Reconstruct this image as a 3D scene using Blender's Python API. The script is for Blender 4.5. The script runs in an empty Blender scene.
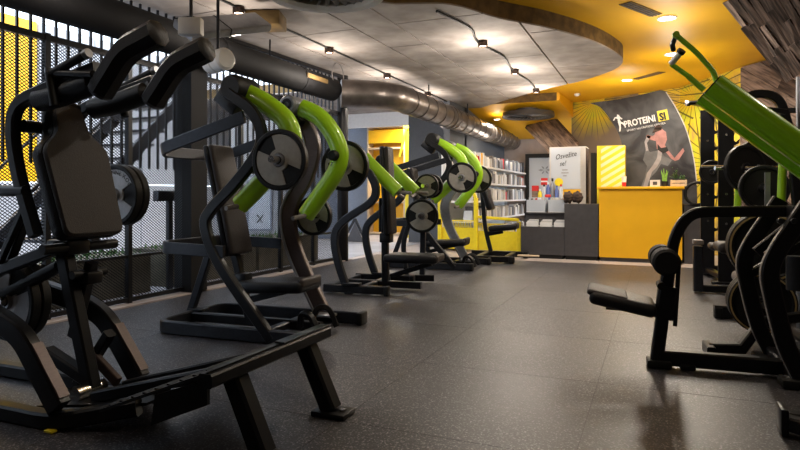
import bpy, bmesh, math, random
from mathutils import Vector, Matrix
random.seed(7)
S = bpy.context.scene
COL = S.collection
R = math.radians
# ------------------------------------------------------------------ camera, world, exposure
YAW = math.atan(255/600)
cam_d = bpy.data.cameras.new('camera'); cam_d.lens = 27; cam_d.sensor_width = 36; cam_d.shift_y = -30/800
cam_d.clip_start = .05
cam = bpy.data.objects.new('camera', cam_d); COL.objects.link(cam)
cam.location = (0, 0, 1.0); cam.rotation_euler = (R(90), 0, YAW); S.camera = cam
S.view_settings.view_transform = 'Standard'; S.view_settings.look = 'None'
S.view_settings.gamma = 1; S.view_settings.use_curve_mapping = False
S.view_settings.exposure = 1.0
w = bpy.data.worlds.new('sky'); S.world = w; w.use_nodes = True
bg = w.node_tree.nodes['Background']; bg.inputs[0].default_value = (.72, .84, 1, 1); bg.inputs[1].default_value = 2.6
S.cycles.max_bounces = 8; S.cycles.use_denoising = True; S.cycles.sample_clamp_indirect = 4

def lamp(kind, name, loc, energy, color=(1, 1, 1), rot=(0, 0, 0), **k):
    d = bpy.data.lights.new(name, kind); d.energy = energy; d.color = color
    for a, b in k.items(): setattr(d, a, b)
    o = bpy.data.objects.new(name, d); COL.objects.link(o); o.location = loc; o.rotation_euler = rot
    return o
lamp('SUN', 'sun', (0, 0, 12), 2.6, (1, .97, .93), (R(15), R(35), 0), angle=R(4))

# ------------------------------------------------------------------ rays: a pixel of the photograph met with a real plane
SN, CS = math.sin(YAW), math.cos(YAW)
def ray(px, py):
    k = (px-400)/600; m = (195-py)/600
    return Vector((-SN+CS*k, CS+SN*k, m))
C0 = Vector((0, 0, 1.0))
class Fr:
    def __init__(s, x, y, deg=0):
        s.x, s.y, s.a = x, y, R(deg); s.M = Matrix.Translation((x, y, 0)) @ Matrix.Rotation(s.a, 4, 'Z'); s.I = s.M.inverted()
    def tr(s, px, py, u=None, v=None, z=None):
        o = s.I @ C0; d = s.I.to_3x3() @ ray(px, py)
        if u is not None: t = (u-o.x)/d.x
        elif v is not None: t = (v-o.y)/d.y
        else: t = (z-o.z)/d.z
        return o+d*t
    def path(s, pts, v): return [s.tr(a, b, v=v) for a, b in pts]
    def w(s, p): return s.M @ Vector(p)
W0 = Fr(0, 0, 0)

# ------------------------------------------------------------------ mesh helpers
class MB:
    def __init__(s): s.v = []; s.f = []
    def add(s, vs, fs):
        n = len(s.v); s.v += [tuple(p) for p in vs]; s.f += [tuple(i+n for i in f) for f in fs]; return s
    def box(s, a, b):
        (x0, y0, z0), (x1, y1, z1) = a, b
        return s.add([(x0,y0,z0),(x1,y0,z0),(x1,y1,z0),(x0,y1,z0),(x0,y0,z1),(x1,y0,z1),(x1,y1,z1),(x0,y1,z1)],
                     [(0,3,2,1),(4,5,6,7),(0,1,5,4),(1,2,6,5),(2,3,7,6),(3,0,4,7)])
    def rbox(s, c, size, r=.01, rot=None, seg=2):
        bm = bmesh.new(); bmesh.ops.create_cube(bm, size=1)
        for q in bm.verts: q.co = Vector((q.co.x*size[0], q.co.y*size[1], q.co.z*size[2]))
        bmesh.ops.bevel(bm, geom=bm.edges[:], offset=min(r, min(size)*.49), segments=seg, affect='EDGES', profile=.5)
        M = Matrix.Translation(c) @ (rot.to_4x4() if rot else Matrix())
        bm.verts.index_update()
        s.add([M @ q.co for q in bm.verts], [[q.index for q in f.verts] for f in bm.faces]); bm.free(); return s
    def sweep(s, pts, sec, ref=(0, 1, 0), closed=False, scales=None):
        P = [Vector(p) for p in pts]; n = len(P); T = []
        for i in range(n):
            if closed: t = P[(i+1) % n]-P[i-1]
            else: t = P[min(i+1, n-1)]-P[max(i-1, 0)]
            T.append(t.normalized())
        b = Vector(ref); b = b-T[0]*b.dot(T[0])
        if b.length < .05: b = Vector((0, 0, 1))-T[0]*T[0].z
        if b.length < .05: b = Vector((1, 0, 0))
        b.normalize(); vs = []; m = len(sec)
        for i in range(n):
            if i:
                b = b-T[i]*b.dot(T[i]); b.normalize()
            a = T[i].cross(b); k = 1
            # widen at bends so a mitre keeps its width
            if 0 < i < n-1 or closed:
                c = (P[i]-P[i-1]).normalized().dot((P[(i+1) % n]-P[i]).normalized()); k = min(1/math.sqrt(max(.2, (1+c)/2)), 1.5)
            q = scales[i] if scales else 1
            for (x, y) in sec: vs.append(P[i]+a*x*k*q+b*y*q)
        fs = []
        for i in range(n if closed else n-1):
            j = (i+1) % n
            for e in range(m): g = (e+1) % m; fs.append((i*m+e, i*m+g, j*m+g, j*m+e))
        if not closed: fs.append(tuple(range(m-1, -1, -1))); fs.append(tuple((n-1)*m+e for e in range(m)))
        return s.add(vs, fs)
    def tube(s, pts, r=.02, n=12, **k): return s.sweep(pts, circ(r, n), **k)
    def bar(s, pts, w_=.05, h_=.05, **k): return s.sweep(pts, rect(w_, h_), **k)
    def lathe(s, prof, n=32, M=Matrix()):           # profile (r, y) round the local Y axis
        vs = []; fs = []; m = len(prof)
        for i in range(n):
            a = 2*math.pi*i/n
            for (r, y) in prof: vs.append(M @ Vector((r*math.cos(a), y, r*math.sin(a))))
        for i in range(n):
            j = (i+1) % n
            for e in range(m-1): fs.append((i*m+e, i*m+e+1, j*m+e+1, j*m+e))
        return s.add(vs, fs)
    def prism(s, poly, off):                         # 3-D polygon pushed along a vector
        P = [Vector(p) for p in poly]; n = len(P); o = Vector(off)
        return s.add(P+[p+o for p in P], [tuple(range(n-1, -1, -1)), tuple(range(n, 2*n))]+[(i, (i+1) % n, n+(i+1) % n, n+i) for i in range(n)])
    def build(s, name, mat, parent=None, smooth=True):
        me = bpy.data.meshes.new(name); me.from_pydata(s.v, [], s.f)
        bm = bmesh.new(); bm.from_mesh(me); bmesh.ops.recalc_face_normals(bm, faces=bm.faces[:]); bm.to_mesh(me); bm.free()
        if smooth: me.shade_smooth(); me.set_sharp_from_angle(angle=R(38))
        me.materials.append(mat)
        o = link(name, me, parent)
        lb = PL.get((name, mat.name))
        if lb: o['label'] = lb
        return o
PL = {('lever_arm', 'lime green gloss paint'): 'glossy lime green lever arm', ('lever_arm', 'mid green gloss paint'): 'thick glossy green lever arm', ('backrest', 'grey brown vinyl'): 'brown faced padded backrest', ('back_pad', 'grey brown vinyl'): 'brown vinyl back pad with narrow neck',
      ('hand_grip', 'grey tape grip'): 'grey taped hand grip', ('side_upright', 'brushed bronze grey panel'): 'bronze grey curved upright', ('upright_edge', 'silver grey powder coat'): 'silver edge strip', ('plate_horn', 'chrome'): 'chrome plate peg', ('bronze_cover', 'brushed bronze grey panel'): 'bronze brown cover strip', ('panel', 'golden yellow laminate'): 'orange yellow panel', ('seat_nose', 'grey brown vinyl'): 'brown front edge of the seat', ('face_insert', 'plate grey face'): 'grey face segment', ('handle_rod', 'mid green gloss paint'): 'thin green handle rod'}
def link(name, me, parent=None):
    o = bpy.data.objects.new(name, me); COL.objects.link(o)
    if parent: o.parent = parent
    return o
def circ(r, n=12, k=1): return [(r*math.cos(2*math.pi*i/n), k*r*math.sin(2*math.pi*i/n)) for i in range(n)]
def rect(w_, h_, c=None):
    a, b = w_/2, h_/2; c = c or min(a, b)*.28
    return [(a, -b+c), (a, b-c), (a-c, b), (-a+c, b), (-a, b-c), (-a, -b+c), (-a+c, -b), (a-c, -b)]
def cat(pts, n=6):
    P = [Vector(p) for p in pts]; P = [P[0]*2-P[1]]+P+[P[-1]*2-P[-2]]; out = []
    for i in range(1, len(P)-2):
        for k in range(n):
            t = k/n; a, b, c, d = P[i-1:i+3]
            out.append(.5*((2*b)+(c-a)*t+(2*a-5*b+4*c-d)*t*t+(3*b-a-3*c+d)*t**3))
    return out+[P[-2]]
def fil(pts, r=.08, n=5, closed=False):
    P = [Vector(p) for p in pts]; out = []; N = len(P)
    for i in range(N):
        if not closed and i in (0, N-1): out.append(P[i]); continue
        a = P[i-1]-P[i]; b = P[(i+1) % N]-P[i]; q = min(r, a.length*.48, b.length*.48)
        A = P[i]+a.normalized()*q; B = P[i]+b.normalized()*q
        for k in range(n+1):
            t = k/n; out.append(A*(1-t)**2+P[i]*2*t*(1-t)+B*t*t)
    return out
def mir(p, v=None): return Vector((p[0], -p[1] if v is None else v, p[2]))
def orient(o, X, N):
    X = Vector(X).normalized(); N = Vector(N); N = (N-X*N.dot(X)).normalized(); Y = N.cross(X)
    c = sum((v.co for v in o.data.vertices), Vector())/len(o.data.vertices)
    c = c-X*random.uniform(0, 3)
    m = Matrix((X, Y, N)).transposed().to_4x4(); m.translation = c
    o.data.transform(m.inverted()); o.matrix_local = m; return o
def tag(o, label=None, cat_=None, group=None, kind=None):
    if label: o['label'] = label
    if cat_: o['category'] = cat_
    if group: o['group'] = group
    if kind: o['kind'] = kind
    return o
def thing(name, label, cat_, fr=None, loc=None, deg=0, group=None):
    o = bpy.data.objects.new(name, None); COL.objects.link(o); o.empty_display_size = .1
    if fr: o.location = (fr.x, fr.y, 0); o.rotation_euler = (0, 0, fr.a)
    else: o.location = loc; o.rotation_euler = (0, 0, R(deg))
    return tag(o, label, cat_, group)
def copy_tree(o, parent=None, drop=()):
    c = o.copy(); COL.objects.link(c); c.parent = parent
    for ch in list(o.children):
        if ch.name.split('.')[0] in drop: continue
        copy_tree(ch, c)
    return c

# ------------------------------------------------------------------ materials
def mat(name, col, rough=.5, metal=0, noise=None, bump=0, nscale=20, emit=None, est=1, coat=0, col2=None, spec=None, stretch=None):
    m = bpy.data.materials.new(name); m.use_nodes = True; nt = m.node_tree; b = nt.nodes['Principled BSDF']
    b.inputs['Base Color'].default_value = (*col, 1); b.inputs['Roughness'].default_value = rough; b.inputs['Metallic'].default_value = metal
    if coat: b.inputs['Coat Weight'].default_value = coat
    if spec is None and max(col) < .05: spec = .28
    if spec is not None: b.inputs['Specular IOR Level'].default_value = spec
    if emit: b.inputs['Emission Color'].default_value = (*emit, 1); b.inputs['Emission Strength'].default_value = est
    if noise or bump or col2:
        tc = nt.nodes.new('ShaderNodeTexCoord'); n = nt.nodes.new('ShaderNodeTexNoise')
        n.inputs['Scale'].default_value = nscale; n.inputs['Detail'].default_value = 5; src = tc.outputs['Object']
        if stretch:
            mp = nt.nodes.new('ShaderNodeMapping'); mp.inputs['Scale'].default_value = stretch[:3]
            if len(stretch) > 3: mp.inputs['Rotation'].default_value = stretch[3]
            nt.links.new(src, mp.inputs[0]); src = mp.outputs[0]
        nt.links.new(src, n.inputs['Vector'])
        r = nt.nodes.new('ShaderNodeValToRGB'); q = noise or .15
        c2 = col2 or tuple(min(1, c*(1+q)) for c in col); c1 = col if col2 else tuple(c*(1-q) for c in col)
        r.color_ramp.elements[0].position = .35; r.color_ramp.elements[1].position = .68
        r.color_ramp.elements[0].color = (*c1, 1); r.color_ramp.elements[1].color = (*c2, 1)
        nt.links.new(n.outputs[0], r.inputs[0]); nt.links.new(r.outputs[0], b.inputs['Base Color'])
        if bump:
            bp = nt.nodes.new('ShaderNodeBump'); bp.inputs['Strength'].default_value = bump; bp.inputs['Distance'].default_value = .01
            nt.links.new(n.outputs[0], bp.inputs['Height']); nt.links.new(bp.outputs[0], b.inputs['Normal'])
    return m
M = dict(
 black=mat('black powder coat', (.006, .006, .0075), .36, .0, .2, 0, 60),
 graph=mat('graphite powder coat', (.022, .024, .03), .34, .3, .12, 0, 40),
 silver=mat('silver grey powder coat', (.26, .27, .3), .35, .5, .08),
 brownm=mat('brushed bronze grey panel', (.085, .06, .055), .4, .4, .1, 0, 30, stretch=(1, 1, 8)),
 lime=mat('lime green gloss paint', (.33, .62, .015), .28, 0, .04, 0, 4, coat=.4),
 green=mat('mid green gloss paint', (.32, .72, .012), .3, 0, .04, 0, 4, coat=.3),
 vinyl=mat('black vinyl', (.007, .007, .009), .42, 0, .2, .25, 180),
 vinylb=mat('grey brown vinyl', (.03, .024, .023), .5, 0, .12, .3, 160),  # brownish reflection on the pads put into the vinyl's base colour
 foam=mat('black foam', (.005, .005, .006), .7, 0, .3, .3, 150),
 rubber=mat('black rubber', (.007, .007, .007), .5, 0, .2, .1, 80),
 face=mat('plate grey face', (.33, .31, .27), .5, .2, .08, 0, 30),
 facew=mat('plate light grey face', (.46, .46, .47), .5, .2, .08, 0, 30),
 gold=mat('plate gold ring', (.5, .36, .16), .4, .5, .08),
 chrome=mat('chrome', (.62, .6, .58), .22, 1, .03),
 grip=mat('grey tape grip', (.2, .18, .17), .55, 0, .2, .3, 90),
 white=mat('white paint', (.8, .8, .8), .5, 0, .03),
 cream=mat('cream white plastic', (.6, .58, .55), .45, 0, .03),
 conc=mat('board cast concrete', (.25, .22, .20), .85, 0, .22, .4, 3.2, col2=(.40, .36, .33)),
 concd=mat('joint concrete', (.1, .085, .075), .9, 0, .2),
 yceil=mat('yellow ceiling paint', (.84, .45, .008), .5, 0, .05, 0, 1.5),
 yell=mat('golden yellow laminate', (.86, .46, .01), .42, 0, .04, 0, 3),
 yell2=mat('bright yellow paint', (.85, .68, .02), .45, 0, .04),
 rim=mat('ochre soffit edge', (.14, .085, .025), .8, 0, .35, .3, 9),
 ductb=mat('dark painted duct', (.004, .004, .005), .75, 0, .2, .05, 12),
 ducts=mat('galvanised spiral duct', (.2, .175, .16), .34, .85, .25, .1, 6),
 slate=mat('dark slate laminate', (.06, .057, .062), .5, 0, .1, 0, 12),
 darkw=mat('dark grey wall paint', (.085, .09, .10), .7, 0, .06),
 bluew=mat('blue grey wall paint', (.22, .25, .31), .7, 0, .06),
 beige=mat('beige plaster', (.44, .36, .32), .8, 0, .08, .1, 6),
 pale=mat('pale screed floor', (.42, .36, .33), .55, 0, .12, 0, 2),
 wood=mat('weathered brown board', (.055, .035, .028), .8, 0, 0, .8, 3.2, col2=(.26, .185, .15), stretch=(1, 9, 9)),
 woodd=mat('dark weathered board', (.02, .013, .01), .85, 0, 0, .8, 3.2, col2=(.12, .08, .065), stretch=(1, 9, 9)),
 woodl=mat('tan weathered board', (.13, .085, .06), .75, 0, 0, .6, 3, col2=(.34, .24, .18), stretch=(1, 9, 9)),
 tan=mat('light pine', (.55, .42, .28), .6, 0, .15, 0, 14, stretch=(1, 8, 8)),
 red=mat('red print', (.6, .02, .02), .45),
 blue=mat('blue plastic', (.1, .15, .4), .4),
 glow=mat('lamp lens', (1, .95, .85), .4, emit=(1, .86, .66), est=14),
 glows=mat('small lamp lens', (1, .9, .75), .4, emit=(1, .72, .45), est=9),
 leaf=mat('leaf green', (.05, .14, .03), .5, 0, .35, 0, 30),
 leafl=mat('light leaf green', (.2, .42, .06), .5, 0, .3, 0, 30),
 sign=mat('white sign sheet', (.52, .56, .62), .45),
 ink=mat('black ink', (.02, .02, .02), .6),
 planter=mat('olive brown planter', (.09, .08, .055), .8, 0, .3, .2, 7),
 facade=mat('pale facade panel', (.36, .37, .40), .6, 0, .05),
 ext=mat('pale outdoor paving', (.4, .4, .43), .6, 0, .12, 0, 3),
)
def rubber_floor():
    m = bpy.data.materials.new('speckled rubber tile'); m.use_nodes = True; nt = m.node_tree; b = nt.nodes['Principled BSDF']
    tc = nt.nodes.new('ShaderNodeTexCoord'); N = nt.nodes.new; L = nt.links.new
    v = N('ShaderNodeTexNoise'); v.inputs['Scale'].default_value = 115; v.inputs['Detail'].default_value = 3; L(tc.outputs['Object'], v.inputs['Vector'])
    r = N('ShaderNodeValToRGB'); e = r.color_ramp.elements; e[0].position = .38; e[0].color = (.009, .010, .014, 1); e[1].position = .58; e[1].color = (.040, .041, .048, 1)
    x = e.new(.66); x.color = (.26, .26, .28, 1); L(v.outputs[0], r.inputs[0])
    n = N('ShaderNodeTexNoise'); n.inputs['Scale'].default_value = 1.1; n.inputs['Detail'].default_value = 4; L(tc.outputs['Object'], n.inputs['Vector'])
    r2 = N('ShaderNodeValToRGB'); r2.color_ramp.elements[0].position = .3; r2.color_ramp.elements[1].position = .7
    r2.color_ramp.elements[0].color = (.62, .6, .62, 1); r2.color_ramp.elements[1].color = (1.15, 1.06, 1.03, 1); L(n.outputs[0], r2.inputs[0])
    mx = N('ShaderNodeMix'); mx.data_type = 'RGBA'; mx.blend_type = 'MULTIPLY'; mx.inputs[0].default_value = 1
    L(r.outputs[0], mx.inputs[6]); L(r2.outputs[0], mx.inputs[7]); L(mx.outputs[2], b.inputs['Base Color'])
    mr = N('ShaderNodeMapRange'); mr.inputs[3].default_value = .32; mr.inputs[4].default_value = .55; b.inputs['Specular IOR Level'].default_value = .65; L(n.outputs[0], mr.inputs[0]); L(mr.outputs[0], b.inputs['Roughness'])
    bp = N('ShaderNodeBump'); bp.inputs['Strength'].default_value = .25; bp.inputs['Distance'].default_value = .003; L(v.outputs[0], bp.inputs['Height']); L(bp.outputs[0], b.inputs['Normal'])
    return m
M['floor'] = rubber_floor()
def fan_mural():
    # printed palm-fan mural: blades that radiate from several centres (flat print on the wall)
    m = bpy.data.materials.new('palm fan mural print'); m.use_nodes = True; nt = m.node_tree; b = nt.nodes['Principled BSDF']; N = nt.nodes.new; L = nt.links.new
    b.inputs['Roughness'].default_value = .6
    tc = N('ShaderNodeTexCoord'); sep = N('ShaderNodeSeparateXYZ'); L(tc.outputs['Object'], sep.inputs[0])
    def mth(op, a, bb=None, cc=None):
        q = N('ShaderNodeMath'); q.operation = op
        for i, x in enumerate((a, bb, cc)):
            if x is None: continue
            if isinstance(x, (int, float)): q.inputs[i].default_value = x
            else: L(x, q.inputs[i])
        return q.outputs[0]
    outs = []
    for (cx, cz, k, rmax) in ((-1.15, 2.93, 17, 1.3), (-.05, 2.95, 13, .9), (.62, 2.75, 15, 1.1), (1.0, 1.5, 15, .9)):
        dx = mth('SUBTRACT', sep.outputs[0], cx); dz = mth('SUBTRACT', sep.outputs[2], cz)
        an = mth('ARCTAN2', dz, dx); wv = mth('ABSOLUTE', mth('SINE', mth('MULTIPLY', an, k)))
        rr = mth('SQRT', mth('ADD', mth('MULTIPLY', dx, dx), mth('MULTIPLY', dz, dz)))
        near = mth('LESS_THAN', rr, rmax)
        outs.append(mth('MULTIPLY', mth('LESS_THAN', wv, .22), near))
    ln = mth('MAXIMUM', mth('MAXIMUM', outs[0], outs[1]), mth('MAXIMUM', outs[2], outs[3]))
    no = N('ShaderNodeTexNoise'); no.inputs['Scale'].default_value = 2.3; no.inputs['Detail'].default_value = 4; L(tc.outputs['Object'], no.inputs['Vector'])
    r = N('ShaderNodeValToRGB'); e = r.color_ramp.elements; e[0].position = .3; e[0].color = (.36, .25, .1, 1); e[1].position = .44; e[1].color = (.75, .52, .02, 1)
    x = e.new(.68); x.color = (.5, .55, .03, 1); L(no.outputs[0], r.inputs[0])
    mx = N('ShaderNodeMix'); mx.data_type = 'RGBA'; L(mth('MULTIPLY', ln, .85), mx.inputs[0]); L(r.outputs[0], mx.inputs[6]); mx.inputs[7].default_value = (.035, .035, .01, 1)
    dx = mth('SUBTRACT', sep.outputs[0], -1.15); dz = mth('SUBTRACT', sep.outputs[2], 2.93)
    rr = mth('SQRT', mth('ADD', mth('MULTIPLY', dx, dx), mth('MULTIPLY', dz, dz)))
    n2 = mth('MULTIPLY_ADD', no.outputs[0], .5, rr)
    rock = mth('MULTIPLY', mth('SMOOTH_MIN', mth('MAXIMUM', mth('MULTIPLY', mth('SUBTRACT', n2, .62), 2.5), 0), 1.0, .1), mth('LESS_THAN', sep.outputs[0], -.3))
    m2_ = N('ShaderNodeMix'); m2_.data_type = 'RGBA'; L(rock, m2_.inputs[0]); L(mx.outputs[2], m2_.inputs[6]); m2_.inputs[7].default_value = (.2, .15, .11, 1)
    L(m2_.outputs[2], b.inputs['Base Color']); return m
M['mural'] = fan_mural()
def stripe_mat():
    m = bpy.data.materials.new('diagonal yellow stripe print'); m.use_nodes = True; nt = m.node_tree; b = nt.nodes['Principled BSDF']; N = nt.nodes.new; L = nt.links.new
    tc = N('ShaderNodeTexCoord'); sep = N('ShaderNodeSeparateXYZ'); L(tc.outputs['Object'], sep.inputs[0])
    a = N('ShaderNodeMath'); a.operation = 'MULTIPLY_ADD'; L(sep.outputs[0], a.inputs[0]); a.inputs[1].default_value = -.62; L(sep.outputs[2], a.inputs[2])
    q = N('ShaderNodeMath'); q.operation = 'MULTIPLY'; L(a.outputs[0], q.inputs[0]); q.inputs[1].default_value = 8.5
    f = N('ShaderNodeMath'); f.operation = 'FRACT'; L(q.outputs[0], f.inputs[0])
    g = N('ShaderNodeMath'); g.operation = 'GREATER_THAN'; L(f.outputs[0], g.inputs[0]); g.inputs[1].default_value = .52
    mx = N('ShaderNodeMix'); mx.data_type = 'RGBA'; L(g.outputs[0], mx.inputs[0]); mx.inputs[6].default_value = (.85, .68, .03, 1); mx.inputs[7].default_value = (.85, .78, .45, 1)
    L(mx.outputs[2], b.inputs['Base Color']); return m
M['stripe'] = stripe_mat()
def banner_mat():
    m = bpy.data.materials.new('charcoal banner print'); m.use_nodes = True; nt = m.node_tree; b = nt.nodes['Principled BSDF']; N = nt.nodes.new; L = nt.links.new
    b.inputs['Roughness'].default_value = .45
    tc = N('ShaderNodeTexCoord'); no = N('ShaderNodeTexNoise'); no.inputs['Scale'].default_value = 2.2; no.inputs['Detail'].default_value = 3; no.inputs['Distortion'].default_value = 1.2
    L(tc.outputs['Object'], no.inputs['Vector'])
    r = N('ShaderNodeValToRGB'); e = r.color_ramp.elements; e[0].position = .42; e[0].color = (.014, .012, .015, 1); e[1].position = .8; e[1].color = (.11, .11, .115, 1)
    L(no.outputs[0], r.inputs[0]); L(r.outputs[0], b.inputs['Base Color']); return m
M['banner'] = banner_mat()

def text(name, s, size, m, parent, loc, rot, ext=.001, sx=1, shear=0, bold=0):
    c = bpy.data.curves.new(name, 'FONT'); c.body = s; c.size = size; c.extrude = ext; c.shear = shear; c.offset = bold; c.resolution_u = 2
    t = bpy.data.objects.new('tmp', c); me = bpy.data.meshes.new_from_object(t); bpy.data.objects.remove(t)
    me.materials.clear(); me.materials.append(m)
    o = link(name, me, parent); o.location = loc; o.rotation_euler = rot; o.scale = (sx, 1, 1); return o

# ================================================================== the shell
XW = -4.4                                   # plane of the mesh screen
fl = MB(); fl.box((-9, -1.5, -.12), (3.4, 17, 0)).build('floor', M['pale']); floor = bpy.data.objects['floor']; tag(floor, kind='structure')
MB().box((-4.29, -.7, 0), (2.73, 9.1, .0045)).build('underlay', M['ink'], floor, smooth=False)
tag(MB().box((-9, -1.5, .0), (XW-.07, 11.6, .004)).build('trim_1', M['ext']), kind='structure')
def wav(t, a=.012): return a*math.sin(t*2*math.pi*7)
for i in range(7):
    for j in range(10):
        x0 = -4.28+i; y0 = -.67+j; x1, y1 = x0+1, min(y0+1, 9.1)
        if y1-y0 < .2: continue
        g = .0013; P = []; n = 14
        for k in range(n): t = k/n; P.append((x0+g+t*(x1-x0-2*g), y0+g+wav(t)))
        for k in range(n): t = k/n; P.append((x1-g+wav(t), y0+g+t*(y1-y0-2*g)))
        for k in range(n): t = 1-k/n; P.append((x0+g+t*(x1-x0-2*g), y1-g+wav(t)))
        for k in range(n): t = 1-k/n; P.append((x0+g+wav(t), y0+g+t*(y1-y0-2*g)))
        MB().prism([(a, b, 0) for a, b in P], (0, 0, .006)).build('rubber_tile', M['floor'], floor, smooth=False)
FZ = .006
# ceiling: yellow soffit above, concrete raft below it with cast panels
ceil = MB().box((-4.6, -1.5, 2.985), (3.4, 16, 3.1)).build('ceiling', M['yceil']); tag(ceil, kind='structure')
tag(MB().box((-9, 12.06, 2.85), (-4.61, 16, 2.97)).build('ceiling', M['white']), kind='structure')
raft = [(-2.26,5.2),(-1.78,5.42),(-1.47,6.02),(-1.07,6.57),(-.68,7.33),(-.45,8.1),(-.40,8.65),(-.58,9.2),(-1.07,9.83),(-1.81,10.45),(-2.63,11.3),(-3.3,12.05),(-9,12.05),(-9,9.0),(-4.75,9.0),(-4.75,-1.5),(-3.0,-1.5),(-3.0,4.4)]
rp = cat([Vector((a, b, 0)) for a, b in raft[:12]], 5)
ring = [(p.x, p.y) for p in rp]+raft[12:]
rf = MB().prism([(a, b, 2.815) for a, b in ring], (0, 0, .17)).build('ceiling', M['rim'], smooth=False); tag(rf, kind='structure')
def clip(poly, f):
    out = []
    for i in range(len(poly)):
        a, b = poly[i], poly[(i+1) % len(poly)]; fa, fb = f(a), f(b)
        if fa >= 0: out.append(a)
        if (fa >= 0) != (fb >= 0): t = fa/(fa-fb); out.append((a[0]+(b[0]-a[0])*t, a[1]+(b[1]-a[1])*t))
    return out
gj = .011
xs = [-9, -7.2, -5.9, -4.7, -3.95, -2.98, -2.52, -1.3, .2]
inner = [(a, b) for a, b in ring]
for i in range(len(xs)-1):
    off = .9 if i % 2 else 0
    y = -2.2+off
    while y < 12.1:
        q = clip(inner, lambda p: p[0]-(xs[i]+gj)); q = clip(q, lambda p: xs[i+1]-gj-p[0]); q = clip(q, lambda p: p[1]-(y+gj)); q = clip(q, lambda p: y+2-gj-p[1])
        if len(q) > 2:
            ar = abs(sum(q[k][0]*q[(k+1) % len(q)][1]-q[(k+1) % len(q)][0]*q[k][1] for k in range(len(q))))/2
            if ar > .02: MB().prism([(a, b, 2.80-random.uniform(0, .004)) for a, b in q][::1] if False else [(a, b, 2.80) for a, b in q], (0, 0, .0149)).build('concrete_panel', M['conc'], rf, smooth=False)
        y += 2
# bulkhead at the far left, sloping down to the back wall
MB().prism([(-3.6, 11.85, 2.83), (-1.75, 11.85, 2.83), (-1.75, 11.85, 2.983), (-3.6, 11.85, 2.983)], (0, .02, 0)).build('trim_2', M['rim'], smooth=False)
tag(bpy.data.objects['trim_2'], kind='structure')
b_ = MB().add([(-3.6,11.87,2.83),(-1.7,11.87,2.83),(-1.5,15.3,2.42),(-3.6,15.3,2.42),(-3.6,11.87,2.98),(-1.7,11.87,2.98),(-1.5,15.3,2.98),(-3.6,15.3,2.98)],
              [(0,3,2,1),(4,5,6,7),(0,1,5,4),(1,2,6,5),(2,3,7,6),(3,0,4,7)]).build('trim_3', M['yceil'], smooth=False); tag(b_, kind='structure')
# walls
def wall(name, p, q, z0, z1, m, t=.12, kind='structure'):
    d = Vector((q[0]-p[0], q[1]-p[1], 0)).normalized(); n = Vector((-d.y, d.x, 0))*t
    o = MB().prism([(p[0], p[1], z0), (q[0], q[1], z0), (q[0], q[1], z1), (p[0], p[1], z1)], n).build(name, m, smooth=False)
    return tag(o, kind=kind)
wall('wall_left', (-3.6, 10.9), (-3.6, 15.4), 0, 2.98, M['darkw'])
wall('wall_left', (-4.85, 12.0), (-3.6, 12.0), 0, 2.8, M['darkw'], -.12)
wall('wall_far', (-3.6, 15.4), (-.6, 15.4), 0, 2.98, M['beige'])
wall('wall_front', (-4.75, -1.5), (3.4, -1.5), 0, 3.05, M['darkw'], -.12)
wall('wall_right', (3.4, -1.5), (3.4, 7.3), 0, 3.05, M['woodd'], -.12)
wall('wall_back_left', (-9, 12.0), (-6.43, 12.0), 0, 2.8, M['bluew'])
wall('lintel', (-6.5, 11.9), (-3.62, 11.9), 2.5, 2.8, M['white']); bpy.data.objects['lintel'].name = 'trim_4'
wall('post', (-6.6, 11.9), (-6.42, 11.9), 0, 2.5, M['white']); bpy.data.objects['post'].name = 'trim_5'
wall('wall_back_room', (-8, 14.0), (-3.72, 14.0), 0, 2.9, M['bluew'])
wall('wall_mural', (-1.65, 13.3), (.42, 12.2), 0, 2.98, M['mural'])
wall('wall_mural', (.42, 12.2), (1.24, 10.6), 0, 2.98, M['mural'])
for n_ in ('wall_mural', 'wall_mural.001'):
    pass
wall('wall_right_back', (1.24, 10.6), (3.4, 7.3), 0, 2.98, M['woodd'], .12)

def planks(name, O, U, L, H, ang, wd, mats, parent, nrm, th=.025, z0=0):
    """boards laid at an angle on a wall: O base corner, U horizontal unit direction, clipped to L x H"""
    O = Vector(O); U = Vector(U).normalized(); V = Vector((0, 0, 1)); ca, sa = math.cos(ang), math.sin(ang); D = L+H
    k = -int(D/wd)-1
    while k*wd < D:
        a = k*wd; h = wd-.008
        x = random.uniform(0, .8)-D
        while x < D:
            l = random.uniform(1.0, 2.0)
            q = [(x, a), (x+l-.006, a), (x+l-.006, a+h), (x, a+h)]
            q = [(p[0]*ca-p[1]*sa, p[0]*sa+p[1]*ca) for p in q]
            for f in (lambda p: p[0], lambda p: L-p[0], lambda p: p[1], lambda p: H-p[1]):
                q = clip(q, f)
                if len(q) < 3: break
            if len(q) >= 3:
                orient(MB().prism([O+U*p[0]+V*(p[1]+z0) for p in q], Vector(nrm)*(th+random.uniform(0, .02))).build(name, random.choice(mats), parent, smooth=False), U*ca+V*sa, nrm)
            x += l
        k += 1
wr = bpy.data.objects['wall_right_back']
Uw = Vector((2.16, -3.3, 0)).normalized(); Nw = Vector((-3.3, -2.16, 0)).normalized()
planks('wood_plank', (1.24, 10.6, 0), Uw, 3.9, 2.97, R(-32), .21, [M['wood'], M['woodl'], M['wood'], M['woodd']], wr, Nw)

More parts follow.
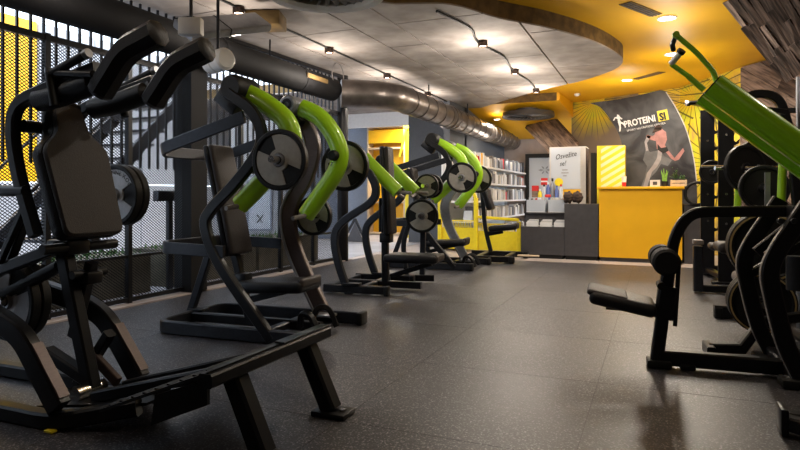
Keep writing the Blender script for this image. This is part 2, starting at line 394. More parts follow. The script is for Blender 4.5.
# hanging timber-clad mass top right
P1 = W0.tr(722, 4, z=2.97); P2 = C0+ray(785, 84)*6.6; P3 = C0+ray(850, 40)*5.2; P4 = C0+ray(815, -60)*5.0
P4.z = min(P4.z, 2.97); 
ms = thing('timber_bulkhead', 'dark weathered timber clad mass hanging from the ceiling in the top right corner', 'bulkhead', loc=(0, 0, 0))
nrm = (P2-P1).cross(P4-P1).normalized()
if nrm.z > 0: nrm = -nrm
NB = 11
for k in range(NB):
    t0, t1 = k/NB, (k+1)/NB-.003
    a, b = P1.lerp(P4, t0), P1.lerp(P4, t1); c, d = P2.lerp(P3, t1), P2.lerp(P3, t0)
    cuts = sorted([0, random.uniform(.25, .45), random.uniform(.6, .8), 1])
    for s0, s1 in zip(cuts, cuts[1:]):
        s1 -= .002
        orient(MB().prism([p+nrm*random.uniform(-.014, .014) for p in (a.lerp(d, s0), a.lerp(d, s1), b.lerp(c, s1), b.lerp(c, s0))], -nrm*.09).build('wood_plank', random.choice([M['wood'], M['woodd'], M['woodd'], M['woodd']]), ms, smooth=False), d-a, nrm)
up = Vector((.15, .25, .35))
MB().prism([P1-nrm*.05, P2-nrm*.05, P3-nrm*.05, P4-nrm*.05], -nrm*.3).build('core', M['woodd'], ms, smooth=False)

# slanted plank panel and slot at the far left of the mural
sp = thing('slanted_panel', 'tan boarded panel tilting above the white sign cabinet, left of the fan mural', 'wall panel', loc=(0, 0, 0))
def Pd(px, py, d): return C0+ray(px, py)*d
qa, qb, qc, qd = Pd(525, 128, 13.6), Pd(552, 117, 13.2), Pd(578, 146, 11.6), Pd(549, 153, 12.0)
for k in range(5):
    t0, t1 = k/5, (k+1)/5-.02
    MB().prism([qa.lerp(qb, t0), qa.lerp(qb, t1), qd.lerp(qc, t1), qd.lerp(qc, t0)], (0, .06+.01*(k % 2), .03)).build('wood_plank', M['woodl'] if k % 2 else M['wood'], sp, smooth=False); orient(COL.objects[-1], qd-qa, (0, -1, 0))
MB().prism([qa+Vector((0, .07, .03)), qb+Vector((0, .07, .03)), qc+Vector((0, .07, .03)), qd+Vector((0, .07, .03))], (0, .1, .05)).build('backing', M['woodd'], sp, smooth=False)

wall('wall_left_near', (XW, -1.5), (XW, .82), 0, 2.8, M['darkw'], .1)  # unseen wall added to keep open sky off the front machine
# pillar
pl = MB(); pl.tube([(-4.35, 8.02, 0), (-4.35, 8.02, 2.8)], .085, 20); tag(pl.build('trim_6', M['black']), kind='structure')
pl = MB().box((-4.5, 4.72, 0), (-4.28, 4.95, 2.8)); tag(pl.build('trim_7', M['foam'], smooth=False), kind='structure')
# curb beneath the screen
tag(MB().box((XW-.10, -1.4, 0), (XW+.12, 8.2, .02)).build('trim_8', M['pale'], smooth=False), kind='structure')

# ------------------------------------------------------------------ expanded-metal screen
scr = thing('mesh_screen', 'black expanded metal screen with upright bars along the left side of the gym', 'screen', loc=(XW, 0, 0))
ys = [.85+.8*k for k in range(10)]            # bays
Z0, Z1 = .07, 2.24
for y in ys: MB().box((-.025, y-.022, .02), (.025, y+.022, Z1+.03)).build('post', M['black'], scr, smooth=False)
for a, b in zip(ys, ys[1:]):
    MB().box((-.02, a+.022, Z1-.03), (.02, b-.022, Z1+.02)).build('rail', M['black'], scr, smooth=False)
    MB().box((-.02, a+.022, .03), (.02, b-.022, Z0)).build('rail', M['black'], scr, smooth=False)
    MB().box((-.014, a+.022, .43), (.014, b-.022, .455)).build('rail', M['black'], scr, smooth=False)
    mb = MB(); wd, ht = b-a-.044, Z1-Z0-.03; dy, dz = .037, .026; sl = dz/dy
    n = int((wd*sl+ht)/dz)+1; tt = .0042; y0 = a+.022
    for s_ in (1, -1):
        for k in range(n+1):
            c = k*dz-(wd*sl if s_ == 1 else 0)         # z = c + s*sl*y
            pts = []
            lo, hi = 0, wd
            if s_ == 1: lo = max(0, (0-c)/sl); hi = min(wd, (ht-c)/sl)
            else: lo = max(0, (c-ht)/sl); hi = min(wd, c/sl)
            if hi-lo < .01: continue
            za, zb = c+s_*sl*lo, c+s_*sl*hi
            x = .002*s_
            mb.add([(x-.0015, y0+lo, Z0+za-tt), (x+.0015, y0+lo, Z0+za+tt), (x+.0015, y0+hi, Z0+zb+tt), (x-.0015, y0+hi, Z0+zb-tt)], [(0, 1, 2, 3)])
    tag(mb.build('expanded_mesh', M['black'], scr, smooth=False), kind='stuff')
y = .9
while y < 8.0:
    MB().box((-.075, y-.009, 1.25), (-.057, y+.009, 2.8)).build('upright_bar', M['black'], scr, smooth=False); y += .108

# ------------------------------------------------------------------ outside the screen
fc = thing('facade', 'pale panelled facade seen through the screen on the left', 'facade', loc=(-8.6, 0, 0))
pw = 1.0
for k in range(14):
    y = -.8+k*pw
    c = 'yell' if k in (5, 6) else 'facade'
    MB().box((-.05, y, 1.2), (.04+.01*(k % 2), y+pw-.03, 3.6)).build('panel', M[c], fc, smooth=False)
    MB().box((-.05, y, 0), (.02, y+pw-.03, 1.17)).build('panel', M['facade'], fc, smooth=False)
st = thing('staircase', 'grey steel staircase climbing to the right behind the screen', 'staircase', loc=(-6.2, 3.9, 0))
for x in (-.45, .45):
    MB().bar([(x, 0, .06), (x, 2.75, 2.75)], .16, .04, ref=(1, 0, 0)).build('stringer', M['graph'], st, smooth=False)
    MB().bar([(x, .1, .95), (x, 2.0, 2.78)], .03, .03, ref=(1, 0, 0)).build('handrail', M['graph'], st, smooth=False)
for k in range(14): MB().box((-.43, .05+k*.19, .12+k*.186), (.43, .29+k*.19, .15+k*.186)).build('tread', M['graph'], st, smooth=False)
for i, y in enumerate((1.6, 3.2, 4.98, 6.55)):
    pb = thing('planter_box', ['olive brown planter box behind the screen, nearest the camera', 'olive brown planter box behind the screen beneath the weight plate', 'olive brown planter box behind the screen at the black column', 'olive brown planter box behind the screen, farthest along'][i], 'planter', loc=(-5.1, y, .004))
    MB().box((-.3, 0, 0), (.3, 1.5, .4)).build('box', M['planter'], pb, smooth=False)
    mb = MB()
    for k in range(220):
        p = Vector((random.uniform(-.26, .26), random.uniform(.05, 1.45), .4)); h = random.uniform(.03, .07); q = random.uniform(-.03, .03)
        mb.add([p, p+Vector((.012, q, 0)), p+Vector((q, .01, h))], [(0, 1, 2)])
    tag(mb.build('ground_cover', M['leaf'], pb, smooth=False), kind='stuff')
bk = thing('wall_bracket', 'grey box bracket behind the screen, level with the white faced plate', 'bracket', loc=(XW-.28, 0, 0))
a, b = W0.tr(154, 196, u=XW-.3), W0.tr(184, 196, u=XW-.3)
MB().rbox(((0), (a.y+b.y)/2, a.z), (.08, abs(b.y-a.y), .11), .01).build('box', M['graph'], bk)
MB().box((-.04, (a.y+b.y)/2-.03, .004), (.0, (a.y+b.y)/2+.03, a.z-.05)).build('stem', M['graph'], bk)
dr = thing('notice_board', 'white framed notice board with a small dark cross behind the screen', 'notice board', loc=(-5.9, 8.0, 0), deg=23)
MB().box((-.45, 0, .004), (.45, .05, 2.2)).build('board', M['facade'], dr, smooth=False)
fb = MB().box((-.14, -.02, .45), (.22, 0, 1.3)); fb.build('sheet', M['sign'], dr, smooth=False)
mb = MB()
for s_ in (1, -1): mb.bar([(.05-.05*s_, -.025, .55), (.05+.05*s_, -.025, .68)], .012, .008)
mb.build('cross_mark', M['ink'], dr)
mb = MB()
for (p, q) in (((-.15, 1.31), (.23, 1.31)), ((-.15, .44), (.23, .44)), ((-.15, .44), (-.15, 1.31)), ((.23, .44), (.23, 1.31))): mb.bar([(p[0], -.02, p[1]), (q[0], -.02, q[1])], .03, .03)
mb.build('frame', M['bluew'], dr)

# ------------------------------------------------------------------ ducts
dk = thing('dark_duct', 'long dark painted air duct above the mesh screen', 'air duct', loc=(-4.10, 0, 2.45))
MB().tube([(0, -1.4, 0), (0, 7.25, 0)], .155, 28).build('pipe', M['ductb'], dk)
for y in (2.2, 4.9, 6.4): MB().tube([(0, y-.02, 0), (0, y+.02, 0)], .162, 28).build('collar', M['ductb'], dk)
for y in (3.4, 5.8):
    mb = MB().bar([(0, y, .155), (0, y, .349)], .02, .004); mb.build('hanger', M['black'], dk)
MB().rbox((.145, 6.6, .03), (.05, .5, .06), .005).build('slot_grille', M['rim'], dk)
sd = thing('spiral_duct', 'galvanised spiral duct with elbow running to the far wall', 'air duct', loc=(0, 0, 0))
path = fil([(-4.02, 7.36, 2.41), (-3.42, 7.75, 2.41), (-3.36, 15.35, 2.36)], .4, 8)
MB().tube(path, .195, 28, ref=(0, 0, 1)).build('pipe', M['ducts'], sd)
y = 8.3
while y < 15.2:
    MB().tube([(-3.415+(y-7.75)*.008, y-.012, 2.408-(y-7.75)*.006), (-3.415+(y-7.75)*.008, y+.012, 2.408-(y-7.75)*.006)], .202, 28).build('seam_ring', M['ducts'], sd); y += .42
for y in (10.2, 12.9): MB().tube([(-3.4, y-.03, 2.39), (-3.4, y+.03, 2.39)], .215, 28).build('collar', M['ducts'], sd)
for y in (9.2, 11.4): MB().bar([(-3.4, y, 2.59), (-3.4, y, 2.8)], .02, .004).build('hanger', M['black'], sd)
cb = thing('cable_coil', 'thin grey cable loop hanging at the pillar top beside the duct', 'cable', loc=(-3.98, 7.2, 2.3))
mb = MB(); mb.tube([(.0, .16*math.cos(t*math.pi/10)+.0, .17*math.sin(t*math.pi/10)+.33) for t in range(20)], .007, 6, closed=True, ref=(1, 0, 0)); mb.build('loop', M['grip'], cb)
# rectangular silver duct top left, dark rails and bracket
rd = thing('flat_duct', 'silver rectangular duct under the ceiling in the top left corner', 'air duct', loc=(0, 0, 0))
A, B = Pd(183, 30, 4.9), Pd(262, 22, 5.6)
A.z = min(A.z, 2.6); B.z = min(B.z, 2.66); MB().bar([A, B], .075, .24, ref=(.5, .8, 0)).build('casing', M['silver'], rd)
mb = MB(); mb.bar([A+(B-A)*.45, A+(B-A)*.46],  .082, .25, ref=(.5, .8, 0)); mb.build('joint_strip', M['graph'], rd)
cbx = MB(); c = W0.tr(262, 20, z=2.74); cbx.rbox((c.x+.05, c.y, 2.72), (.34, .3, .14), .01, Matrix.Rotation(R(20), 3, 'Z'))
tag(cbx.build('ceiling_box', M['rim']), 'brown metal box on the ceiling left of the round diffuser', 'ceiling box')
for k, (p, q, l) in enumerate((((100, 12), (182, 30), 'thin dark rail under the ceiling above the front machine pads'), ((210, 33), (345, 78), 'long dark rail on the ceiling along the dark duct'))):
    a, b = W0.tr(*p, z=2.77), W0.tr(*q, z=2.77)
    tag(MB().bar([a, b], .05, .05).build('ceiling_rail', M['black']), l, 'rail')
bx = thing('junction_box', 'small white wall box hanging between the two boomerang pads under the ceiling', 'junction box', loc=Pd(191, 27, 4.2))
MB().rbox((0, 0, 0), (.16, .08, .12), .01, Matrix.Rotation(YAW, 3, 'Z')).build('casing', M['cream'], bx); MB().tube([(0, 0, .06), (0, 0, 2.8-bx.location.z)], .012, 8).build('stem', M['graph'], bx)
# white drum fixture
c = Pd(218, 61, 4.9)
wf = thing('drum_lamp', 'white rounded drum shaped wall lamp hanging beside the dark duct', 'lamp', loc=c)
MB().lathe([(0, -.13), (.07, -.13), (.09, -.11), (.09, .11), (.07, .13), (0, .13)], 28, Matrix.Rotation(R(70), 4, 'Z')).build('shade', M['white'], wf)
MB().lathe([(.0915, -.012), (.0915, .012)], 28, Matrix.Rotation(R(70), 4, 'Z')).build('seam_band', M['cream'], wf)
MB().tube([(0, 0, .08), (0, 0, 2.8-c.z)], .012, 8).build('stem', M['graph'], wf)

# ------------------------------------------------------------------ lamps
for i, y in enumerate((1.2, 2.95, 4.67, 6.4, 8.12, 9.85, 11.57)):
    row = ['behind the viewer', 'above the front machine', 'beside the round diffuser in the top left', 'nearest in the left row past the diffuser', 'second in the left row past the diffuser', 'third in the left row past the diffuser', 'last in the left row, by the far duct'][i]
    t = thing('can_light', 'small warm can light on the concrete, '+row, 'ceiling light', loc=(-3.66, y, 2.8), group='can lights on the concrete ceiling')
    if i == 0: c1, c2 = None, None
    MB().lathe([(0, 0), (.055, 0), (.055, -.07), (.047, -.07), (.045, -.055), (0, -.055)][::-1], 20, Matrix.Rotation(R(90), 4, 'X')).build('casing', M['woodd'], t)
    MB().lathe([(0, -.058), (.045, -.058)], 20, Matrix.Rotation(R(90), 4, 'X')).build('lens', M['glows'], COL.objects[-1])
    lamp('POINT', 'can_glow', (-3.66, y, 2.4), 4 if y < 4 else 8 if y < 5 else 14, (1, .88, .76), shadow_soft_size=.05)
for i, y in enumerate((6.82, 8.56, 10.25)):
    t = thing('can_light', 'small warm can light on the concrete, %s in the row near the curved yellow edge' % ['nearest', 'middle', 'farthest'][i], 'ceiling light', loc=(-1.85, y, 2.8), group='can lights on the concrete ceiling')
    MB().lathe([(0, 0), (.055, 0), (.055, -.07), (.047, -.07), (.045, -.055), (0, -.055)][::-1], 20, Matrix.Rotation(R(90), 4, 'X')).build('casing', M['woodd'], t)
    MB().lathe([(0, -.058), (.045, -.058)], 20, Matrix.Rotation(R(90), 4, 'X')).build('lens', M['glows'], COL.objects[-1])
    lamp('POINT', 'can_glow', (-1.85, y, 2.4), 20, (1, .88, .76), shadow_soft_size=.05)
tag(MB().tube([(-3.66, -1.2, 2.787), (-3.66, 11.5, 2.787)], .011, 8).build('cable_conduit', M['ink']), 'thin straight conduit linking the left row of can lights', 'conduit')
tag(MB().tube(cat([(-1.95, 5.5, 2.784), (-1.82, 6.2, 2.784), (-1.9, 6.8, 2.784), (-1.8, 7.6, 2.784), (-1.87, 8.5, 2.784), (-1.82, 9.4, 2.784), (-1.85, 10.2, 2.784)]), .013, 8).build('cable_conduit', M['ink']), 'wavy black cable linking the can lights near the curved yellow edge', 'cable')
DL = [((667, 18), 'large round downlight in the yellow ceiling, nearest, top centre right', .1, 60), ((672, 54), 'round downlight in the yellow ceiling just behind the green handle', .1, 60), ((627, 80), 'round downlight in the yellow ceiling above the black banner', .09, 60), ((497, 119), 'small downlight in the low yellow bulkhead by the spiral duct', .07, 30), ((515, 131), 'tiny farthest downlight in the low yellow bulkhead', .06, 30)]
def downlight(p, lab, r, e):
    t = thing('downlight', lab, 'ceiling light', loc=p, group='round downlights in the yellow ceiling')
    MB().lathe([(r*.82, -.006), (r, -.012), (r*1.06, 0), (r*.82, 0)], 28, Matrix.Rotation(R(90), 4, 'X')).build('trim_ring', M['white'], t)
    MB().lathe([(0, -.004), (r*.84, -.004)], 28, Matrix.Rotation(R(90), 4, 'X')).build('lens', M['glow'], t)
    lamp('SPOT', 'downlight_beam', (p[0], p[1], p[2]-.03), e*1.5, (1, .9, .76), spot_size=R(165), spot_blend=.6, shadow_soft_size=.08)
    lamp('POINT', 'downlight_glow', (p[0], p[1], p[2]-.6), e*.17, (1, .9, .76), shadow_soft_size=.1)  # point lamp added below the fitting to brighten the yellow ceiling
for (pp, lab, r, e) in DL[:3]: p = W0.tr(*pp, z=2.984); downlight(p, lab, r, e)
for (pp, lab, r, e) in DL[3:]:
    p = W0.tr(*pp, z=2.6)
    for _ in range(6): p = W0.tr(*pp, z=2.83-(p.y-11.87)*.1195)
    p.z -= .006; downlight(p, lab, r, e)
for k, (x, y) in enumerate(((1.2, 1.0), (-1.2, 1.6), (1.9, 4.6), (-.9, 3.9))): downlight(Vector((x, y, 2.984)), ['round downlight in the yellow ceiling right of the viewer', 'round downlight in the yellow ceiling left of the viewer', 'round downlight in the yellow ceiling above the right machines', 'round downlight in the yellow ceiling over the middle of the floor'][k], .1, (5, 5, 14, 24)[k])  # unseen downlights added for ambient light in the room
sm = thing('smoke_detector', 'small white smoke detector on the yellow ceiling', 'detector', loc=W0.tr(577, 94, z=2.984))
MB().lathe([(0, -.045), (.03, -.045), (.055, -.02), (.06, 0)], 20, Matrix.Rotation(R(90), 4, 'X')).build('dome', M['white'], sm)
for k, (p, q, l) in enumerate((((625, 3), (656, 15), 'dark slot vent in the yellow ceiling at the top'), ((636, 79), (662, 72), 'slim pale slot vent in the yellow ceiling behind the downlights'))):
    a, b = W0.tr(*p, z=2.982), W0.tr(*q, z=2.982)
    t = thing('slot_vent', l, 'vent', loc=(0, 0, 0))
    MB().bar([a, b], .01, .14, ref=(a-b).cross(Vector((0, 0, 1)))).build('frame', M['rim'], t)
    n = (b-a).normalized().cross(Vector((0, 0, 1)))
    for s_ in (-.035, 0, .035): MB().bar([a+n*s_-Vector((0, 0, .008)), b+n*s_-Vector((0, 0, .008))], .008, .012, ref=n).build('slat', M['slate' if k == 0 else 'rim'], t)
# round swirl diffusers
def diffuser(c, r, lab, ringm):
    t = thing('round_diffuser', lab, 'air diffuser', loc=c)
    MX = Matrix.Rotation(R(90), 4, 'X')
    MB().lathe([(r*.80, -.02), (r*.86, -.05), (r, -.055), (r*1.03, -.03), (r, .05), (r*.8, .05)], 48, MX).build('ring', ringm, t)
    MB().lathe([(0, .03), (r*.81, .03)], 48, MX).build('back_plate', M['ink'], t)
    MB().lathe([(0, -.03), (r*.12, -.03), (r*.14, 0), (r*.14, .03)], 24, MX).build('hub', ringm, t)
    for k in range(28):
        a = 2*math.pi*k/28; u = Vector((math.cos(a), math.sin(a), 0)); n = Vector((-u.y, u.x, .0))
        MB().add([u*r*.13-n*.004, u*r*.80-n*.02, u*r*.80+n*.02+Vector((0, 0, -.03)), u*r*.13+n*.004+Vector((0, 0, -.02))], [(0, 1, 2, 3)]).build('slat', M['silver'], t, smooth=False)
    MB().tube([(0, 0, .04), (0, 0, 2.8-c[2])], r*.5, 24).build('neck', ringm, t)
    return t
p = ray(325, -12); t_ = 1.62/p.z; diffuser((p.x*t_, p.y*t_, 2.62), .47, 'big round slatted air diffuser cut by the top edge of the photo', M['cream'])
dd = diffuser((-2.42, 12.5, 2.66), .52, 'dark round air diffuser under the low yellow bulkhead at the far end', M['slate'])

# ------------------------------------------------------------------ weight plates
def make_plate(name, R_, th, facem, style, label, group=None, lettering=False):
    t = thing(name, label, 'weight plate', loc=(0, 0, 0), group=group)
    k = R_
    MB().lathe([(k*.13, -th*.5), (k*.16, -th*.5), (k*.2, -th*.2), (k*.84, -th*.2), (k*.87, -th*.5), (k*.97, -th*.5), (k, -th*.38), (k, th*.38), (k*.97, th*.5), (k*.87, th*.5), (k*.84, th*.2), (k*.2, th*.2), (k*.13, th*.5), (k*.13, -th*.5)], 40).build('rubber_disc', M['rubber'], t)
    gaps = {'diag': ((108, 158), (288, 338)), 'side': ((152, 208), (332, 388)), 'three': ((-35, 25), (95, 140), (205, 260))}[style]
    prev = gaps[-1][1]-360
    ins = []
    for (a, b) in gaps: ins.append((prev, a)); prev = b
    for (a0, a1) in ins:
        mb = MB(); n = max(4, int((a1-a0)/9)); vs = []; fs = []
        for sd_, yy in ((0, -th*.34), ) :
            for i in range(n+1):
                a = R(a0+(a1-a0)*i/n)
                vs += [(k*.27*math.cos(a), yy, k*.27*math.sin(a)), (k*.83*math.cos(a), yy, k*.83*math.sin(a)), (k*.83*math.cos(a), -th*.19, k*.83*math.sin(a)), (k*.27*math.cos(a), -th*.19, k*.27*math.sin(a))]
        for i in range(n):
            for e in range(4): fs.append((i*4+e, i*4+(e+1) % 4, i*4+4+(e+1) % 4, i*4+4+e))
        fs += [(0, 1, 2, 3), tuple(n*4+e for e in (3, 2, 1, 0))]
        mb.add(vs, fs).build('face_insert', facem, t)
    MB().lathe([(k*.22, -th*.22), (k*.24, -th*.36), (k*.36, -th*.36), (k*.37, -th*.2)], 28).build('face_ring', facem, t); MB().lathe([(k*.13, -th*.55), (k*.14, -th*.6), (k*.2, -th*.6), (k*.23, -th*.2)], 28).build('hub_ring', M['silver'], t)
    if lettering:
        s = 'CONNEXOO'
        for i, ch in enumerate(s):
            a = R(128-i*13.5); r_ = k*.66
            o = text('letter', ch, k*.2, M['ink'], t, (r_*math.cos(a), -th*.36, r_*math.sin(a)), (R(90), -(a-R(90)), 0), .0006)
    return t
def put(t, fr, p, deg=0, roll=0):
    t.location = fr.w(p) if fr else Vector(p); t.rotation_euler = (0, roll, (fr.a if fr else 0)+R(deg)); return t

# ================================================================== M1 squat machine, front left
F1 = Fr(-2.3, 1.985, 0)
m1 = thing('squat_machine', 'black plate loaded squat machine with back pad and sloping foot platform, front left', 'gym machine', F1)
h = .215
leg = fil(F1.path([(-45, 259), (10, 279), (84, 303), (106, 318), (140, 379)], h), .07)
for s_ in (1, -1):
    L_ = [mir(p, s_*h) for p in leg]
    MB().bar(L_, .10, .06).build('side_arch', M['black'], m1)
    a, b = L_[-1], L_[-2]
    d = (b-a).normalized(); n = Vector((-d.z, 0, d.x)); n = n if n.x > 0 else -n
    MB().bar([a+n*.054+d*.02, a+n*.054+(b-a)], .008, .05).build('bronze_cover', M['brownm'], m1)  # brown sheen on the black leg put in as a coloured strip
    # floor rails
    fo = L_[-1]
    MB().bar(fil([(-1.35, s_*h, .04), (fo.x-.02, s_*h, .04), (.28, s_*.07, .10)], .10), .07, .07).build('base_rail', M['black'], m1)
MB().bar(fil([(-1.35, -.2, .04), (-1.5, -.1, .04), (-1.5, .1, .04), (-1.35, .2, .04)], .1), .065, .07, ref=(1, 0, 0)).build('rear_rail', M['black'], m1)
MB().rbox((-.03, -h-.03, .012), (.045, .03, .011), .003).build('rubber_foot', M['yell2'], m1)
MB().prism([(-.22, -.17, .055), (.3, -.05, .1), (.3, .05, .1), (-.22, .17, .055)], (0, 0, .012)).build('base_plate', M['black'], m1, smooth=False)
mast = F1.path([(62, 240), (92, 388)], 0)
MB().bar(mast, .07, .06).build('mast', M['black'], m1)
MB().bar(F1.path([(92, 262), (74, 336)], .05), .045, .05).build('adjuster_bar', M['black'], m1)
mb = MB(); p = F1.tr(86, 277, v=.05); mb.rbox(p, (.13, .09, .06), .01); mb.build('adjuster_block', M['black'], m1)
mb = MB(); mb.tube([p+Vector((.02, -.09, .02)), p+Vector((.02, .09, .02))], .02, 12); mb.build('adjuster_knob', M['rubber'], m1)
MB().bar(F1.path([(48, 352), (90, 380)], 0), .06, .06).build('lower_brace', M['black'], m1)
st_ = F1.path([(90, 352), (118, 382)], .08)
MB().bar(st_, .05, .03).build('brace_strut', M['brownm'], m1)
MB().bar(F1.path([(78, 384), (110, 333)], .1), .045, .05).build('brace_strut', M['black'], m1)
mb = MB(); p = F1.tr(86, 391, v=-.03); mb.tube([p+Vector((0, -.06, 0)), p+Vector((0, .09, 0))], .035, 16); mb.build('pivot_bolt', M['chrome'], m1)
# lever frame below the pad
for s_ in (-1, 1):
    q = F1.path([(-50, 300), (0, 270), (58, 248)], s_*.07)
    MB().bar(q, .055, .05).build('lever_tube', M['black'], m1)
q = F1.path([(-40, 312), (10, 292), (60, 266)], 0); MB().tube(q, .03, 14).build('lever_tube', M['black'], m1)
c = F1.tr(76, 247, v=0); MB().tube([c+Vector((0, -.17, 0)), c+Vector((0, .22, 0))], .024, 14).build('cross_bar', M['black'], m1)
MB().rbox(c+Vector((-.05, 0, .0)), (.15, .12, .07), .012).build('pad_bracket', M['black'], m1)
# back pad: outline in its own plane
def pad_outline(mb, O, X, Y, Nn, pts, th, ch=.02):
    n = len(pts); O, X, Y, Nn = map(Vector, (O, X, Y, Nn)); cx = sum(p[0] for p in pts)/n; cy = sum(p[1] for p in pts)/n
    lay = []
    for (k, t) in ((1-ch*2.4, 0), (1, ch), (1, th-ch), (1-ch*2.4, th)):
        lay.append([O+X*(cx+(p[0]-cx)*k)+Y*(cy+(p[1]-cy)*k)+Nn*t for p in pts])
    vs = sum(lay, []); fs = [tuple(range(n-1, -1, -1)), tuple(range(3*n, 4*n))]
    for a in range(3):
        for i in range(n): j = (i+1) % n; fs.append((a*n+i, a*n+j, (a+1)*n+j, (a+1)*n+i))
    mb.add(vs, fs)
bo = F1.tr(88, 237, u=-.13); to = F1.tr(66, 108, u=-.33)
Yp = (Vector((to.x, 0, to.z))-Vector((bo.x, 0, bo.z))); Lp = Yp.length; Yp.normalize(); Np = Vector((Yp.z, 0, -Yp.x))
O_ = Vector((bo.x, .045, bo.z)); print('pad len', Lp, bo, to)
ol = fil([Vector(p) for p in ((-.155, 0, 0), (.155, 0, 0), (.17, Lp*.66, 0), (.085, Lp*.78, 0), (.07, Lp, 0), (-.07, Lp, 0), (-.085, Lp*.78, 0), (-.17, Lp*.66, 0))], .04, 4, True)
ol = [(p.x, p.y) for p in ol]
mb = MB(); pad_outline(mb, O_-Np*.0, (0, 1, 0), Yp, Np, ol, .035, .012); mb.build('back_pad', M['vinylb'], m1)
mb = MB(); pad_outline(mb, O_-Np*.06, (0, 1, 0), Yp, Np, [(x*1.04, y*1.01) for x, y in ol], .065, .015); mb.build('pad_shell', M['vinyl'], bpy.data.objects['back_pad'])
MB().rbox(O_+Yp*Lp*.9-Np*.03, (.06, .18, .2), .02).build('head_block', M['vinyl'], m1)
# curved uprights and shoulder pads
for s_ in (-1, 1):
    v = .045+s_*.16
    pts = [F1.tr(a, b, v=-.115) for a, b in ((36, 236), (19, 175), (13, 130), (20, 104), (50, 88), (98, 68))]
    pts = [Vector((p.x, v, p.z)) for p in pts]
    MB().bar(cat(pts), .055, .05).build('curved_upright', M['black'], m1)
    vs_ = .025+s_*.145
    cu = F1.path([(158, 33), (150, 36), (126, 50), (104, 86), (101, 91)], -.12); cu = [Vector((p.x, vs_, p.z)) for p in cu]
    pp = fil([cu[0], cu[2], cu[4]], .06, 6); MB().sweep([pp[0]+(pp[0]-pp[1]).normalized()*.012]+pp+[pp[-1]+(pp[-1]-pp[-2]).normalized()*.02], rect(.108, .11, .032), scales=[.7]+[1]*len(pp)+[.7]).build('shoulder_pad', M['vinyl'], m1)
    lo = F1.path([(96, 109), (118, 104), (148, 93)], .2); lo = [Vector((p.x, vs_+.02, p.z)) for p in lo]
    MB().sweep([lo[0]+(lo[0]-lo[1])*.12]+cat(lo)+[lo[-1]+(lo[-1]-lo[-2])*.12], circ(.052, 14), scales=[.5]+[1]*len(cat(lo))+[.5]).build('shoulder_pad', M['vinyl'], m1)
    MB().bar([pts[-1]+Vector((-.05, 0, 0)), cu[3]+Vector((0, 0, -.02))], .05, .04).build('pad_arm', M['black'], m1)
    # handles
    q = F1.path([(50, 74), (58, 70), (85, 55)], -.15); off = (0 if s_ == -1 else .38)
    q = [p+Vector((0, off, 0)) for p in q]
    MB().tube(q, .019, 14).build('grip', M['rubber'], m1)
    e = q[-1]; MB().tube([e, e+(q[-1]-q[-2]).normalized()*.025], .021, 14).build('grip_cap', M['silver'], m1)
    q2 = [F1.tr(a, b, v=-.15)+Vector((0, off, 0)) for a, b in ((50, 73), (55, 106))]
    MB().tube(q2, .02, 14).build('grip', M['rubber'], m1); MB().tube([q2[0], q2[0]+Vector((0, 0, .02))], .022, 14).build('grip_cap', M['silver'], m1)
    MB().tube([q[0]+Vector((.04, 0, 0)), F1.tr(93, 74, v=-.15)+Vector((0, off, 0))], .016, 10).build('grip_stem', M['black'], m1)
MB().tube([(pts[3].x, -.1, pts[3].z-.1), (pts[3].x, .2, pts[3].z-.1)], .03, 14).build('cross_tube', M['black'], m1)
MB().tube(F1.path([(-40, 191), (26, 191)], -.12), .026, 14).build('pivot_tube', M['black'], m1)
MB().bar(F1.path([(-20, 330), (28, 210)], .05), .06, .05).build('rear_upright', M['black'], m1)
MB().bar(F1.path([(0, 262), (28, 200)], -.1), .03, .03).build('link_rod', M['black'], m1)
# foot platform
pz1 = .372
Pp = [(.87, -.325, pz1), (.87, .51, pz1), (.28, .40, .14), (.28, -.27, .14)]
MB().prism(Pp, (0, 0, .012)).build('foot_platform', M['black'], m1, smooth=False)
for i in range(9):
    t = (i+.5)/9; a = Vector(Pp[0]).lerp(Vector(Pp[3]), t); b = Vector(Pp[1]).lerp(Vector(Pp[2]), t)
    MB().bar([a.lerp(b, .04)+Vector((0, 0, .014)), a.lerp(b, .96)+Vector((0, 0, .014))], .006, .02, ref=(1, 0, 0)).build('grip_strip', M['rubber'], m1)
MB().bar([(.86, -.33, pz1-.02), (.86, .5, pz1-.02)], .05, .06, ref=(1, 0, 0)).build('platform_edge', M['black'], m1)
MB().bar([(.86, .5, pz1+.012), (.86, .12, pz1+.012)], .008, .05, ref=(1, 0, 0)).build('edge_wear', M['graph'], m1)
MB().prism([(.86, -.32, .355), (.62, -.32, .27), (.60, -.32, .155), (.86, -.32, .265)], (0, .015, 0)).build('side_skirt', M['black'], m1, smooth=False)
for vv in (-.115, .395):
    MB().bar([(.80, vv, pz1-.03), (.95, vv, .03)], .08, .08).build('platform_leg', M['black'], m1)
    MB().rbox((.96, vv, .019), (.17, .12, .025), .008).build('foot_plate', M['black'], m1)
    MB().tube([(1.01, vv, .03), (1.01, vv, .04)], .016, 8, ref=(1, 0, 0)).build('foot_bolt', M['chrome'], m1)
for vv in (-.05, .12): MB().bar([(.0, vv, .1), (.8, vv*1.6, pz1-.05)], .05, .05).build('platform_beam', M['black'], m1)
